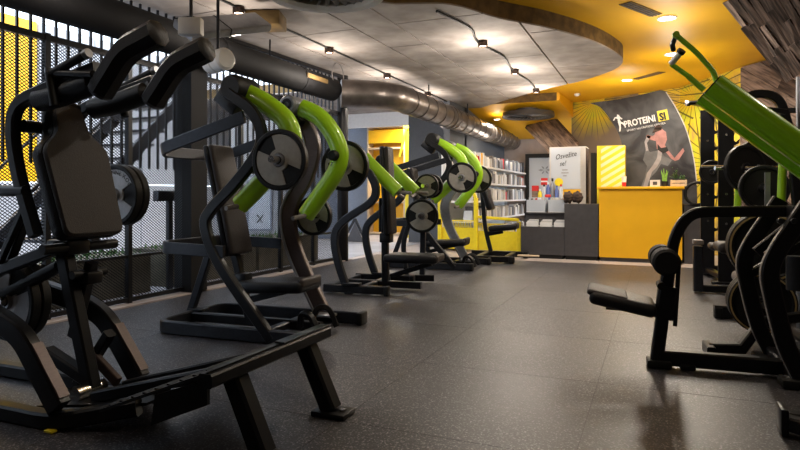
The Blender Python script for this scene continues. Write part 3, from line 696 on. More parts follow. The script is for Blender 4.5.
# plates on it
pt = make_plate('weight_plate', .178, .05, M['facew'], 'side', 'light grey faced weight plate mounted behind the brown back pad of the squat machine', lettering=True)
pp_ = W0.tr(117, 195, v=2.56); put(pt, None, pp_)
pt2 = copy_tree(pt, drop=('letter',)); pt2['label'] = 'outer black rimmed plate pressed behind the light grey plate at the back pad'; pt2.location = pp_+Vector((0, .055, 0))
hb = thing('plate_horn', 'steel peg carrying the two plates behind the brown back pad', 'plate horn', loc=(0, 0, 0))
bpy.data.objects.remove(hb)
MB().tube([F1.I @ (pp_+Vector((0, -.35, 0))), F1.I @ (pp_+Vector((0, .2, 0)))], .0225, 14).build('plate_horn', M['chrome'], m1)
MB().bar([F1.I @ (pp_+Vector((0, -.33, 0))), F1.I @ (pp_+Vector((.3, -.4, -.25)))], .05, .05).build('lever_arm', M['black'], m1)
pl_ = W0.tr(10, 300, v=1.99)
pt3 = make_plate('weight_plate', .20, .05, M['facew'], 'three', 'light grey faced plate low on the squat machine, cut by the left edge', lettering=True); put(pt3, None, pl_, 0, R(-55))
pt4 = copy_tree(pt3, drop=('letter',)); pt4['label'] = 'black plate stacked behind the low light grey plate at the left edge'; pt4.location = pl_+Vector((0, .055, 0))
MB().tube([F1.I @ (pl_+Vector((0, -.06, 0))), F1.I @ (pl_+Vector((0, .22, 0)))], .0225, 14).build('plate_horn', M['chrome'], m1)

# ================================================================== M2 chest press
F2 = Fr(-2.37, 3.73, 3)
def chest_press(F, label):
    m = thing('chest_press_machine', label, 'gym machine', F, group='lime green chest press machines')
    h = .38
    S_ = F.path([(229, 93), (252, 111), (262, 135), (256, 156), (235, 184), (211, 210), (206, 228), (221, 266), (272, 340)], -h)
    S_ = cat(S_); 
    MB().bar(S_, .075, .055).build('side_upright', M['black'], m)
    T_ = cat(F.path([(290, 110), (304, 124), (313, 146), (307, 175), (293, 200), (289, 222), (298, 258), (325, 317)], h))
    MB().bar(T_, .125, .055).build('side_upright', M['brownm'], m)
    MB().bar([p+Vector((-.06, -.0, 0)) for p in T_[2:]], .02, .075).build('upright_edge', M['silver'], m)
    low = S_[-1]
    hps = []
    # pivots
    top_n = F.tr(233, 88, v=-.36); top_f = F.tr(289, 105, v=.2)
    for s_ in (-1, 1):
        top = top_n if s_ < 0 else top_f
        MB().rbox((top.x-.05, s_*.33, top.z-.09), (.2, .09, .11), .015, Matrix.Rotation(R(38), 3, 'Y')).build('pivot_bracket', M['black'], m)
        if s_ == -1: MB().lathe([(0, -.15), (.075, -.15), (.095, -.12), (.095, .08), (0, .08)], 28, Matrix.Translation((top.x, -.25, top.z))).build('pivot_cap', M['rubber'], m)
        else:
            MB().lathe([(0, -.07), (.035, -.07), (.04, -.085), (.06, -.085), (.075, -.07), (.075, .12), (0, .12)], 28, Matrix.Translation((top.x, .25, top.z))).build('pivot_cap', M['silver'], m)
            MB().lathe([(.02, -.09), (.045, -.09)], 20, Matrix.Translation((top.x, .25, top.z))).build('pivot_ring', M['black'], m)
        # lime lever arm
        A_ = F.path([(240, 91), (258, 99), (273, 109), (286, 121), (292, 137), (288, 152), (270, 174), (240, 205)], -.27) if s_ < 0 else F.path([(302, 108), (315, 114), (326, 124), (336, 140), (340, 156), (335, 173), (321, 194), (306, 215)], .27)
        A_ = [Vector((p.x, s_*.27, p.z)) for p in cat(A_)]
        MB().sweep(A_, circ(.070, 18, .78)).build('lever_arm', M['lime'], m); la = COL.objects[-1]
        e = A_[-1]
        MB().tube([e+Vector((.02, s_*-.02, .0)), e+Vector((-.0, s_*.16 if s_ == -1 else -.20, -.02))], .0165, 12).build('hand_grip', M['grip'], la)
        k = A_[24]; MB().lathe([(0, -.095), (.03, -.095), (.04, -.08), (.04, .05), (0, .05)], 20, Matrix.Translation((k.x-.02, s_*.26, k.z-.0))).build('stop_bumper', M['rubber'], la)
        q = F.tr(280, 160, v=-.45) if s_ < 0 else F.tr(345, 166, v=.43); hps.append((q.x, q.z)); MB().tube([(q.x, s_*.22, q.z), (q.x, s_*.56, q.z)], .0225, 16).build('plate_horn', M['chrome'], m)
        MB().bar([(q.x-.06, s_*.30, q.z-.02), (q.x+.06, s_*.30, q.z+.02)], .08, .05).build('horn_plate', M['black'], la)
    m['plate'] = 0
    # rear loops
    def loop(nearpts, w_, t_, name, r):
        a = F.path(nearpts, -h); b = [mir(p) for p in a]
        MB().bar(fil(a+b[::-1], r, 7), w_, t_, ref=(0, 0, 1)).build(name, M['graph'], m)
    loop([(244, 117), (156, 151)], .025, .085, 'upper_loop', .13)
    loop([(224, 252), (158, 247)], .03, .085, 'middle_loop', .13)
    a = F.path([(275, 343)], -h)[0]; c = F.path([(156, 333)], -h)[0]
    zz = .055
    E = F.tr(362, 317, v=h).x
    MB().bar(fil([(E-.1, -h, zz), (c.x, -h, zz), (c.x, h, zz), (E, h, zz)], .14, 7), .05, .09, ref=(0, 0, 1)).build('base_loop', M['graph'], m)
    MB().rbox((E, h, .055), (.05, .12, .1), .015).build('end_foot', M['rubber'], m); MB().rbox((E-.1, -h, .055), (.05, .12, .1), .015).build('end_foot', M['rubber'], m)
    MB().rbox((a.x, h-.07, .075), (.20, .14, .02), .006).build('foot_flange', M['silver'], m)
    MB().bar([(c.x, 0, zz), (a.x+.15, 0, zz)], .07, .06).build('centre_rail', M['black'], m)
    MB().bar([(a.x-.12, -h, zz), (a.x-.12, h, zz)], .06, .05, ref=(0, 0, 1)).build('cross_rail', M['black'], m)
    for s_ in (-1, 1): MB().bar(cat([(a.x+.02, s_*.08, .06), (a.x+.06, s_*.12, .16), (a.x+.14, s_*.14, .15), (a.x+.2, s_*.14, .03)]), .04, .04).build('front_foot', M['black'], m)
    lz = F.path([(191, 249)], -h)[0].z
    MB().bar([F.tr(210, 252, v=.05), F.tr(190, 314, v=.05)], .06, .05).build('rear_post', M['graph'], m)
    MB().rbox((c.x+.03, .05, .1), (.13, .1, .02), .006).build('foot_flange', M['black'], m)
    # backrest and seat
    tp, bt = F.tr(219, 146, v=0), F.tr(240, 254, v=0); d = (tp-bt); L = d.length; ang = math.atan2(d.x, d.z)
    Rm = Matrix.Rotation(ang, 3, 'Y'); c_ = (tp+bt)/2
    MB().rbox(c_+Rm @ Vector((.012, 0, 0)), (.05, .27, L), .035, Rm, 4).build('backrest', M['vinylb'], m)
    MB().rbox(c_-Rm @ Vector((.03, 0, 0)), (.045, .28, L*1.01), .02, Rm, 3).build('backrest_shell', M['graph'], COL.objects[-1])
    p0, p1 = F.tr(207, 200, v=0), F.tr(248, 300, v=0)
    MB().bar([c_-Rm @ Vector((.07, 0, .1)), bt+Vector((-.03, 0, -.05)), Vector((bt.x+.09, 0, .06))], .06, .06).build('seat_post', M['black'], m)
    MB().rbox((bt.x+.03, 0, bt.z-.2), (.1, .1, .12), .01).build('height_block', M['black'], m)
    s0, s1 = F.tr(245, 287, v=0), F.tr(312, 283, v=0); 
    se = MB(); se.rbox(((s0.x+s1.x)/2+.0, 0, (s0.z+s1.z)/2), (abs(s1.x-s0.x), .34, .085), .035, Matrix.Rotation(R(-3), 3, 'Y'), 4); se.build('seat', M['vinyl'], m)
    MB().rbox((s1.x-.02, 0, s1.z+.012), (.05, .30, .075), .03, None, 3).build('seat_nose', M['vinylb'], COL.objects[-1])
    MB().bar([(s1.x-.12, 0, s1.z-.04), (bt.x+.06, 0, s1.z-.16)], .05, .05).build('seat_arm', M['black'], m)
    # low storage horn
    MB().tube([mir(F.tr(300, 222, v=h))*1, ] and [(F.tr(312, 216, v=h).x, h, F.tr(312, 216, v=h).z), (F.tr(312, 216, v=h).x, h+.2, F.tr(312, 216, v=h).z)], .022, 14).build('plate_horn', M['chrome'], m)
    return m, hps
m2, (hp, hq) = chest_press(F2, 'chest press machine with lime arms and brown backrest standing behind the squat machine')
print('horn', hp, 'seat')
pa = make_plate('weight_plate', .2, .05, M['face'], 'diag', 'grey faced round plate on the near lime arm of the front chest press')
put(pa, F2, (hp[0], -.45, hp[1]))
pb_ = copy_tree(pa); pb_['label'] = 'plate on the far lime arm of the front chest press, partly behind the arm'; put(pb_, F2, (hq[0], .43, hq[1]))
pc = copy_tree(pa); pc['label'] = 'small grey plate stored low behind the silver edged upright of the chest press'
q = F2.tr(312, 216, v=.46); put(pc, F2, (q.x, .49, q.z)); pc.scale = (.8, 1, .8)
# second, farther chest press
F4 = Fr(-2.46, 7.95, 5)
m4 = copy_tree(m2); m4.location = (F4.x, F4.y, 0); m4.rotation_euler = (0, 0, F4.a); m4['label'] = 'farther chest press machine with lime arms in front of the yellow railing'
pd_ = copy_tree(pa); pd_['label'] = 'grey faced plate on the near lime arm of the farther chest press'; put(pd_, F4, (hp[0], -.45, hp[1])); 
pe = copy_tree(pa); pe['label'] = 'plate on the far lime arm of the farther chest press, before the white shelves'; put(pe, F4, (hq[0], .43, hq[1]))
for ch in m4.children:
    if ch.get('label') == 'bronze grey curved upright':
        ch.data = ch.data.copy(); ch.data.materials[0] = M['silver']; ch['label'] = 'silver grey curved upright'

# ================================================================== M3 shoulder press with S tubes
F3 = Fr(-2.75, 5.78, 5)
m3 = thing('shoulder_press_machine', 'machine with two black S shaped tubes, tall narrow backrest and straight lime arms', 'gym machine', F3)
h = .43
S3 = F3.path([(352, 170), (360, 168), (370, 174), (376, 190), (370, 203), (345, 220), (335, 235), (338, 262), (350, 297)], -h)
for s_ in (-1, 1): MB().bar([Vector((p.x, s_*h, p.z)) for p in cat(S3)], .075, .06).build('s_tube', M['graph'], m3)
t0 = S3[0]; MB().tube([(t0.x, -h-.03, t0.z), (t0.x, h+.03, t0.z)], .03, 14).build('cross_tube', M['silver'], m3)
ft = S3[-1]
for s_ in (-1, 1):
    e = F3.tr(386, 304, v=-h)
    MB().bar([(ft.x-.28, s_*h, .06), (e.x, s_*h, .06)], .08, .06).build('base_rail', M['black'], m3)
    MB().rbox((e.x+.01, s_*h, .055), (.05, .09, .095), .012).build('rubber_foot', M['rubber'], m3)
    MB().rbox((ft.x+.02, s_*h, .11), (.18, .1, .02), .006).build('foot_flange', M['black'], m3)
for x in (ft.x-.24, ft.x+.12): MB().bar([(x, -h, .06), (x, h, .06)], .06, .06, ref=(0, 0, 1)).build('cross_rail', M['graph'], m3)
MB().bar([(ft.x-.2, 0, .06), (ft.x+.62, 0, .06)], .07, .06).build('centre_rail', M['black'], m3)
tp, bt = F3.tr(387, 147, v=0), F3.tr(391, 234, v=0); L = (tp-bt).length; ang = math.atan2(tp.x-bt.x, tp.z-bt.z); Rm = Matrix.Rotation(ang, 3, 'Y'); c_ = (tp+bt)/2
MB().rbox(c_+Vector((.015, 0, 0)), (.05, .2, L), .04, Rm, 4).build('backrest', M['vinylb'], m3)
MB().rbox(c_-Vector((.03, 0, 0)), (.05, .22, L*1.01), .025, Rm, 3).build('backrest_shell', M['graph'], COL.objects[-1])
MB().bar([(bt.x-.07, 0, bt.z+.3), (bt.x-.06, 0, .06)], .07, .07).build('seat_post', M['black'], m3)
MB().rbox((bt.x-.05, 0, bt.z-.04), (.12, .12, .1), .01).build('height_block', M['black'], m3)
mb = MB(); mb.tube([(bt.x-.12, 0, bt.z+.38), (bt.x-.12, 0, bt.z+.02)], .018, 10); mb.build('gas_spring', M['black'], m3)
s0, s1 = F3.tr(388, 257, v=0), F3.tr(441, 253, v=0)
MB().rbox(((s0.x+s1.x)/2, 0, s0.z), (s1.x-s0.x, .36, .085), .035, None, 4).build('seat', M['vinyl'], m3)
MB().rbox((s1.x-.02, 0, s0.z+.01), (.05, .32, .075), .03, None, 3).build('seat_nose', M['vinylb'], COL.objects[-1])
MB().bar([(s1.x-.1, 0, s0.z-.05), (bt.x, 0, s0.z-.2)], .05, .05).build('seat_arm', M['black'], m3)
for s_ in (-1, 1):
    A_ = F3.path([(364, 158), (398, 192)], -.31); A_ = [Vector((p.x, s_*.31, p.z)) for p in A_]
    MB().sweep([A_[0].lerp(A_[1], k/6) for k in range(7)], circ(.07, 16, .75)).build('lever_arm', M['lime'], m3); la = COL.objects[-1]
    MB().lathe([(0, -.07), (.05, -.07), (.06, -.05), (.06, .05), (.05, .07), (0, .07)], 24, Matrix.Translation(A_[0]+Vector((-.03, 0, .01)))).build('pivot_cap', M['rubber'], m3)
    MB().tube([A_[0], Vector((t0.x, s_*.31, t0.z))], .03, 10).build('pivot_stem', M['black'], m3)
    MB().tube([A_[1]+Vector((-.03, 0, 0)), A_[1]+Vector((.14, 0, -.01))], .017, 12).build('hand_grip', M['grip'], la)
    MB().tube([A_[1]+Vector((.0, 0, -.02)), A_[1]+Vector((.0, -s_*.17, -.05))], .016, 12).build('hand_grip', M['grip'], la)
# plate posts at the far front
q1 = F3.tr(422, 216, v=.50); q2 = F3.tr(426, 186, v=.62)
MB().bar(fil([(q1.x-.02, .58, .06), (q1.x-.0, .58, q1.z+.22)], .1), .06, .05).build('plate_post', M['graph'], m3)
MB().bar([(ft.x-.1, h, .06), (q1.x+.12, .58, .06)], .07, .06).build('post_rail', M['black'], m3)
MB().bar(cat([(q1.x-.2, .58, .06), (q1.x-.24, .58, .45), (q1.x-.12, .58, q1.z-.0), (q1.x-.0, .58, q1.z+.1)]), .05, .05).build('curved_brace', M['graph'], m3)
MB().tube([(q1.x, .42, q1.z), (q1.x, .6, q1.z)], .022, 14).build('plate_horn', M['chrome'], m3)
MB().tube([(q2.x, .48, q2.z), (q2.x, .78, q2.z)], .022, 14).build('plate_horn', M['chrome'], m3)
pf = make_plate('weight_plate', .19, .05, M['face'], 'side', 'light grey faced plate low on the post between shoulder press and farther chest press'); put(pf, F3, (q1.x, .5, q1.z))
pg_ = make_plate('weight_plate', .14, .05, M['face'], 'side', 'smaller plate directly above the low plate, partly behind a lime arm'); put(pg_, F3, (q2.x, .66, q2.z))
ph_ = copy_tree(pg_); ph_['label'] = 'black rimmed plate behind the smaller upper plate near the lime arm'; put(ph_, F3, (q2.x+.03, .74, q2.z))

# ================================================================== M5 far low bench machine
F5 = Fr(-2.05, 9.05, 4)
m5 = thing('seated_machine', 'farthest left machine, short slanted backrest and dark seat before the yellow railing', 'gym machine', F5)
MB().bar(cat(F5.path([(478, 176), (482, 192), (485, 225), (491, 252)], 0)), .06, .06).build('post', M['graph'], m5)
tp, bt = F5.tr(483, 190, v=0), F5.tr(489, 209, v=0); ang = math.atan2(tp.x-bt.x, tp.z-bt.z)
MB().rbox((tp+bt)/2+Vector((.03, 0, 0)), (.09, .3, .34), .03, Matrix.Rotation(ang, 3, 'Y'), 3).build('backrest', M['vinyl'], m5)
s0, s1 = F5.tr(490, 229, v=0), F5.tr(518, 226, v=0)
MB().rbox((s0+s1)/2, ((s1-s0).length, .34, .09), .035, Matrix.Rotation(R(-6), 3, 'Y'), 4).build('seat', M['vinyl'], m5)
MB().rbox(s1+Vector((-.02, 0, .01)), (.05, .3, .08), .03, None, 3).build('seat_nose', M['vinylb'], COL.objects[-1])
MB().bar([F5.tr(487, 234, v=0), F5.tr(503, 231, v=0)], .07, .06).build('seat_bracket', M['graph'], m5)
for v, px in ((-.45, 513), (.38, 527)):
    e = F5.tr(px, 262 if v > 0 else 266, v=v)
    MB().bar([(-.65, v, .065), (e.x, v, .065)], .09, .07).build('base_rail', M['black'], m5); MB().rbox((e.x-.02, v, .06), (.08, .1, .1), .015).build('rubber_foot', M['rubber'], m5)
MB().bar([(-.4, -.45, .065), (-.4, .38, .065)], .08, .07, ref=(0, 0, 1)).build('cross_rail', M['black'], m5)
MB().bar([(.02, -.45, .065), (.02, .38, .065)], .08, .07, ref=(0, 0, 1)).build('cross_rail', M['black'], m5)
MB().bar([(.2, -.45, .13), (.5, -.45, .13)], .02, .1).build('foot_tread', M['tan'], m5)

# ================================================================== M6 pulldown machine on the right
F6 = Fr(0, 3.78, 4)
m6 = thing('pulldown_machine', 'black pulldown machine with tilted seat and big green lever arms, right foreground', 'gym machine', F6)
MB().bar(F6.path([(671, 250), (656, 364)], 0), .07, .07).build('front_post', M['black'], m6)
e = F6.tr(784, 366, v=0)
MB().bar([(.03, 0, .065), (e.x+.1, 0, .065)], .085, .07).build('base_rail', M['black'], m6)
MB().rbox((.02, 0, .03), (.13, .12, .045), .01).build('rubber_foot', M['rubber'], m6)
MB().rbox((.17, 0, .025), (.08, .09, .035), .01).build('rubber_foot', M['rubber'], m6)
MB().bar(fil(F6.path([(670, 268), (674, 236), (690, 212), (800, 211)], 0), .14, 8), .06, .06).build('hoop_frame', M['black'], m6)
MB().tube(F6.path([(679, 262), (675, 326)], 0), .012, 10).build('guide_rod', M['graph'], m6)
MB().bar(F6.path([(668, 286), (663, 318)], 0), .1, .09).build('height_block', M['black'], m6)
p = F6.tr(660, 284, v=0); MB().tube([p+Vector((0, -.1, 0)), p+Vector((0, .02, 0))], .022, 12).build('adjuster_knob', M['rubber'], m6)
r0 = F6.tr(667, 263, v=-.2)
MB().lathe([(0, -.2), (.06, -.2), (.074, -.185), (.074, -.04), (.03, -.03), (.03, .03), (.074, .04), (.074, .185), (.06, .2), (0, .2)], 28, Matrix.Translation((r0.x, 0, r0.z))).build('thigh_roller', M['foam'], m6)
s0, s1 = F6.tr(590, 293, v=0), F6.tr(655, 308, v=0); dd_ = s1-s0; an = -math.atan2(dd_.z, dd_.x)
MB().rbox((s0+s1)/2+Vector((0, 0, .0)), (dd_.length, .34, .075), .032, Matrix.Rotation(an, 3, 'Y'), 4).build('seat', M['vinyl'], m6)
MB().rbox((s0*.7+s1*.3)+Vector((-.01, 0, .03)), (dd_.length*.62, .3, .035), .017, Matrix.Rotation(an, 3, 'Y'), 3).build('seat_top', M['vinylb'], COL.objects[-1])
MB().bar([s0.lerp(s1, .25)+Vector((0, 0, -.045)), s1+Vector((.05, 0, -.0))], .055, .06).build('seat_arm', M['black'], m6)
for v in (-.17, .34):
    U_ = [F6.tr(a, b, v=-.17) for a, b in ((812, 200), (797, 222), (778, 250), (770, 272), (774, 300), (786, 345), (802, 393))]
    U_ = cat([Vector((p.x-(0 if v < 0 else .02), v, max(p.z, .05))) for p in U_])
    MB().bar(U_, .085, .05).build('curved_upright', M['black'], m6)
    MB().bar([p+Vector((-.044, 0, 0)) for p in U_[3:]], .006, .035).build('edge_strip', M['grip'], m6)
    MB().rbox((U_[-1].x, v, .03), (.2, .12, .045), .01).build('rubber_foot', M['rubber'], m6)
MB().bar([(U_[-1].x, -.17, .065), (U_[-1].x, .34, .065)], .07, .07, ref=(0, 0, 1)).build('cross_rail', M['black'], m6)
uz = U_[0]
for v in (-.14, .12):
    A_ = F6.path([(713, 85), (800, 147)], -.14); A_ = [Vector((p.x, v, p.z)) for p in A_]; B_ = A_[0]+(A_[1]-A_[0])*1.6
    pts_ = [A_[0].lerp(B_, k/8) for k in range(9)]
    MB().sweep(pts_, circ(.068, 20, .9)).build('lever_arm', M['green'], m6); la = COL.objects[-1]
    n_ = (A_[1]-A_[0]).normalized(); dn = Vector((-n_.z, 0, n_.x)); dn = dn if dn.z < 0 else -dn
    MB().bar([p+dn*.062 for p in (A_[0], B_)], .03, .045).build('arm_flange', M['green'], la)
    MB().sweep([A_[0]-n_*.006, A_[0]+n_*.003], circ(.06, 20, .88)).build('arm_end_cap', M['rubber'], la)
    MB().tube([B_+Vector((0, -.05, 0)), B_+Vector((0, .05, 0))], .07, 20).build('pivot_hub', M['black'], m6)
    MB().bar([B_, Vector((uz.x+.1, v, uz.z-.05)), Vector((U_[14].x, v, U_[14].z))], .06, .04).build('pivot_bracket', M['black'], m6)
    if v < 0:
        Rr = F6.path([(717, 84), (714, 72), (697, 53), (676, 35)], v)
        MB().tube(fil(Rr, .03), .0145, 12).build('handle_rod', M['green'], la)
        e_ = Rr[-1]; MB().tube([e_, e_+Vector((-.01, .10, -.03)), e_+Vector((-.0, .14, -.05))], .014, 12).build('handle_end', M['black'], la)
        MB().lathe([(0, -.018), (.018, -.018), (.02, 0), (0, .018)], 14, Matrix.Translation(e_)).build('handle_tip', M['lime'], la)
    else:
        Rr = F6.path([(704, 90), (688, 76), (671, 64)], v)
        MB().tube(Rr[:2], .017, 12).build('handle_rod', M['lime'], la); MB().tube(Rr[1:], .0145, 12).build('handle_rod', M['green'], la)
        e_ = Rr[-1]; g_ = F6.tr(680, 53, v=v-.04); MB().tube([e_, g_], .018, 12).build('hand_grip', M['white'], la)
        MB().tube([g_, g_+(g_-e_).normalized()*.02], .024, 12).build('grip_cap', M['rubber'], la)
MB().tube([(B_.x, -.25, B_.z), (B_.x, .42, B_.z)], .03, 14).build('pivot_axle', M['chrome'], m6)
MB().bar([(uz.x-.06, 0, F6.tr(790, 212, v=0).z), (uz.x+.05, 0, F6.tr(790, 212, v=0).z)], .06, .3, ref=(0, 1, 0)).build('cross_head', M['black'], m6)
for (px, py) in ((780, 221), (794, 221)):
    p = F6.tr(px, py, v=-.2); MB().lathe([(0, -.012), (.014, -.012), (.016, 0), (0, .0)], 12, Matrix.Translation(p)).build('bolt', M['graph'], m6)
MB().bar([U_[22]+Vector((0, 0, 0)), Vector((U_[22].x+.35, .34, U_[22].z+.25))], .05, .05).build('link_bar', M['black'], m6)
MB().tube([F6.tr(797, 256, v=.2), F6.tr(797, 290, v=.2)], .055, 18).build('damper', M['graph'], m6)

# ================================================================== M8 second right machine, behind the pulldown
F8 = Fr(.55, 4.75, 4)
m8 = thing('row_machine', 'black row machine with arched frame and two padded seats behind the green pulldown arm', 'gym machine', F8)
arch = fil(F8.path([(744, 122), (744, 94), (778, 94), (791, 135), (798, 215)], .45), .12, 7)
MB().bar(arch, .06, .06).build('arch_frame', M['black'], m8)
MB().bar(F8.path([(762, 150), (764, 108), (786, 112)], .3), .04, .04).build('inner_arch', M['black'], m8)
a = F8.tr(709, 346, z=.06)
MB().bar([(a.x, a.y, .05), (a.x+.18, a.y, .06), (a.x+.3, a.y+.05, .22), (a.x+.7, a.y+.1, .3)], .06, .06).build('foot_beam', M['black'], m8)
MB().bar([(a.x, a.y-.1, .04), (a.x, a.y+.1, .04)], .05, .07, ref=(0, 0, 1)).build('end_foot', M['black'], m8)
b = F8.tr(714, 311, z=.06)
MB().bar([(b.x, b.y, .06), (b.x+1.0, b.y, .06)], .1, .07).build('base_rail', M['black'], m8); MB().rbox((b.x+.03, b.y, .05), (.06, .09, .09), .01).build('rubber_foot', M['rubber'], m8)
MB().bar([(b.x+.35, a.y, .06), (b.x+.35, b.y+.3, .06)], .07, .07, ref=(0, 0, 1)).build('cross_rail', M['black'], m8)
MB().bar([(.56, .45, .06), (.56, .45, 1.0)], .07, .07).build('post', M['black'], m8)
s = F8.tr(727, 247, v=.45); MB().rbox(s+Vector((.08, 0, 0)), (.32, .3, .08), .035, None, 4).build('pad', M['vinylb'], m8)
MB().bar([(s.x+.1, .45, s.z-.05), (.56, .45, s.z-.25)], .05, .05).build('pad_arm', M['black'], m8)
s = F8.tr(744, 278, v=.15); MB().rbox(s+Vector((.12, 0, 0)), (.36, .3, .08), .035, None, 4).build('seat', M['grip'], m8)
MB().bar([(s.x+.14, .15, s.z-.04), (s.x+.18, .15, .06)], .06, .06).build('seat_post', M['black'], m8)
for (px, v_) in ((735, .55), (752, .3)): 
    p0 = F8.tr(px, 260, v=v_); 
c_ = W0.tr(767, 247, v=4.75); c2 = W0.tr(762, 303, v=4.55)
MB().tube([F8.I @ (c_+Vector((0, -.1, 0))), F8.I @ (c_+Vector((0, .3, 0)))], .022, 14).build('plate_horn', M['chrome'], m8)
MB().tube([F8.I @ (c2+Vector((0, -.1, 0))), F8.I @ (c2+Vector((0, .3, 0)))], .022, 14).build('plate_horn', M['chrome'], m8)
MB().bar([F8.I @ (c_+Vector((0, .28, 0))), F8.I @ (Vector((c_.x, c_.y+.28, .06)))], .07, .05).build('post', M['black'], m8)
def dark_plate(R_, label, ringm):
    t = thing('weight_plate', label, 'weight plate', loc=(0, 0, 0)); th = .05; k = R_
    MB().lathe([(k*.12, -th/2), (k*.2, -th/2), (k*.25, -th*.25), (k*.82, -th*.25), (k*.86, -th/2), (k*.97, -th/2), (k, -th*.35), (k, th*.35), (k*.97, th/2), (k*.12, th/2), (k*.12, -th/2)], 40).build('rubber_disc', M['rubber'], t)
    MB().lathe([(k*.9, -th*.52), (k*.95, -th*.52)], 40).build('rim_line', ringm, t)
    MB().lathe([(k*.12, -th*.52), (k*.2, -th*.56), (k*.21, -th*.3)], 24).build('hub_ring', M['graph'], t)
    return t
for i, (c__, r_, ls) in enumerate(((c_, .24, ('black plate with a thin gold line at rail height behind the pulldown upright', 'second black plate pressed behind the upper gold lined plate', 'innermost black plate of the upper gold lined stack')), (c2, .2, ('black plate with gold line low on the row machine', 'second black plate of the low gold lined stack', 'innermost black plate of the low gold lined stack')))):
    for k in range(3):
        t = dark_plate(r_, ls[k], M['gold'] if k != 1 else M['grip']); t.location = c__+Vector((0, .055*k, 0))

# ================================================================== rack at the back right
rk = thing('squat_rack', 'tall black rack with toothed uprights in front of the fan mural', 'rack', loc=(.73, 7.6, 0), deg=0)
RF = Fr(.73, 7.6, 0)
def upright(x, y, z1, n0, pitch, wd):
    mb = MB(); pts = [(x-wd/2, 0), (x+wd/2, 0)]
    z = n0
    while z < z1-.1:
        pts += [(x+wd/2, z), (x+wd/2+.05, z+.02), (x+wd/2+.055, z+.07), (x+wd/2+.02, z+.035), (x+wd/2, z+.05)]; z += pitch
    pts += [(x+wd/2, z1), (x-wd/2, z1)]
    mb.prism([(a, y-.04, b) for a, b in pts], (0, .08, 0)).build('toothed_upright', M['black'], rk, smooth=False)
    for k in range(5): MB().lathe([(0, -.01), (.012, -.01), (.014, 0)], 10, Matrix.Translation((x, y-.042, .35+k*.33))).build('bolt', M['chrome'], rk)
    MB().box((x-wd/2-.006, y-.042, 0.02), (x-wd/2, y+.0, z1)).build('edge_strip', M['graph'], rk, smooth=False)
upright(.0, 0, 1.98, .55, .2, .15)
upright(-.13, .75, 2.05, .55, .2, .15)
upright(1.0, 0, 1.98, .55, .2, .15)
upright(.9, .75, 2.05, .55, .2, .15)
for x, y in ((0, 0), (-.13, .75), (1.0, 0), (.9, .75)): MB().rbox((x, y, .02), (.3, .16, .028), .006).build('foot_plate', M['black'], rk)
for (x0, x1) in ((0, -.13), (1.0, .9)): MB().bar([(x0, 0, .07), (x1, .75, .07)], .08, .06, ref=(0, 0, 1)).build('base_rail', M['black'], rk)
for y, z in ((.75, 2.0), (.75, .1)): MB().bar([(-.13, y, z), (.9, y, z)], .07, .06, ref=(0, 0, 1)).build('cross_beam', M['black'], rk)
for y, z in ((-.08, 2.04), (.3, 2.1)):
    MB().tube([(-.38, y, z), (.2, y+.05, z)], .022, 12).build('top_grip', M['black'], rk); MB().tube([(-.40, y, z), (-.38, y, z)], .026, 12).build('grip_cap', M['white'], rk)
MB().bar([(0, -.1, 1.99), (-.13, .85, 2.06)], .06, .06, ref=(0, 0, 1)).build('top_rail', M['black'], rk)
MB().bar([(-.38, -.1, 2.02), (-.38, .32, 2.08)], .035, .035, ref=(0, 0, 1)).build('grip_bracket', M['black'], rk)
MB().tube([(-.25, -.07, 1.32), (1.6, -.07, 1.32)], .0145, 12).build('bar_rest', M['chrome'], rk)
for i, (px, py, yy, r_, lb) in enumerate(((712, 172, 7.95, .14, 'black plate between the toothed uprights of the rack'), (745, 168, 6.2, .21, 'black plate seen at an angle right of the rack upright'), (757, 163, 6.5, .22, 'black plate with raised rim behind the tilted one by the rack'), (764, 188, 5.6, .185, 'black round plate hanging under the green arm'))):
    t = dark_plate(r_, lb, M['graph']); t.location = W0.tr(px, py, v=yy); t.rotation_euler = (0, 0, R([0, 35, 30, 5][i]))
pt_ = W0.tr(764, 188, v=5.6)
cs = thing('cable_tower', 'black post with lime side tubes holding the round plate behind the green arm', 'gym machine', loc=(0, 0, 0))
MB().bar([(pt_.x, 5.66, 0.03), (pt_.x, 5.66, 1.25)], .07, .06).build('post', M['black'], cs)
MB().tube([(pt_.x, 5.5, pt_.z), (pt_.x, 5.66, pt_.z)], .022, 12).build('plate_horn', M['chrome'], cs)
MB().bar([(pt_.x-.0, 5.44, pt_.z-.3), (pt_.x-.0, 5.44, pt_.z+.12)], .04, .02).build('lever', M['silver'], cs)
a = W0.tr(745, 168, v=6.2); MB().tube([(a.x-.25, 6.1, a.z), (a.x+.5, 6.38, a.z)], .02, 12).build('barbell_sleeve', M['chrome'], cs)
MB().bar([(a.x+.3, 6.3, 0.03), (a.x+.3, 6.3, a.z)], .07, .06).build('post', M['black'], cs)
MB().bar([(a.x+.3, 6.3, .05), (pt_.x, 5.66, .05)], .08, .06, ref=(0, 0, 1)).build('base_rail', M['black'], cs)
for (p0, p1, v) in (((739, 180), (737, 215), 6.2), ((783, 160), (781, 206), 5.3), ((757, 175), (757, 207), 5.9)):
    a_, b_ = W0.tr(*p0, v=v), W0.tr(*p1, v=v)
    MB().tube([a_, b_], .03, 14).build('lime_tube', M['lime'], cs)
p = W0.tr(798, 75, v=5.2)
tag(MB().tube([(p.x+.04, 5.3, .006), (p.x+.04, 5.3, p.z)], .035, 14).build('steel_pole', M['silver']), 'blue grey steel pole at the right edge of the photo', 'pole')
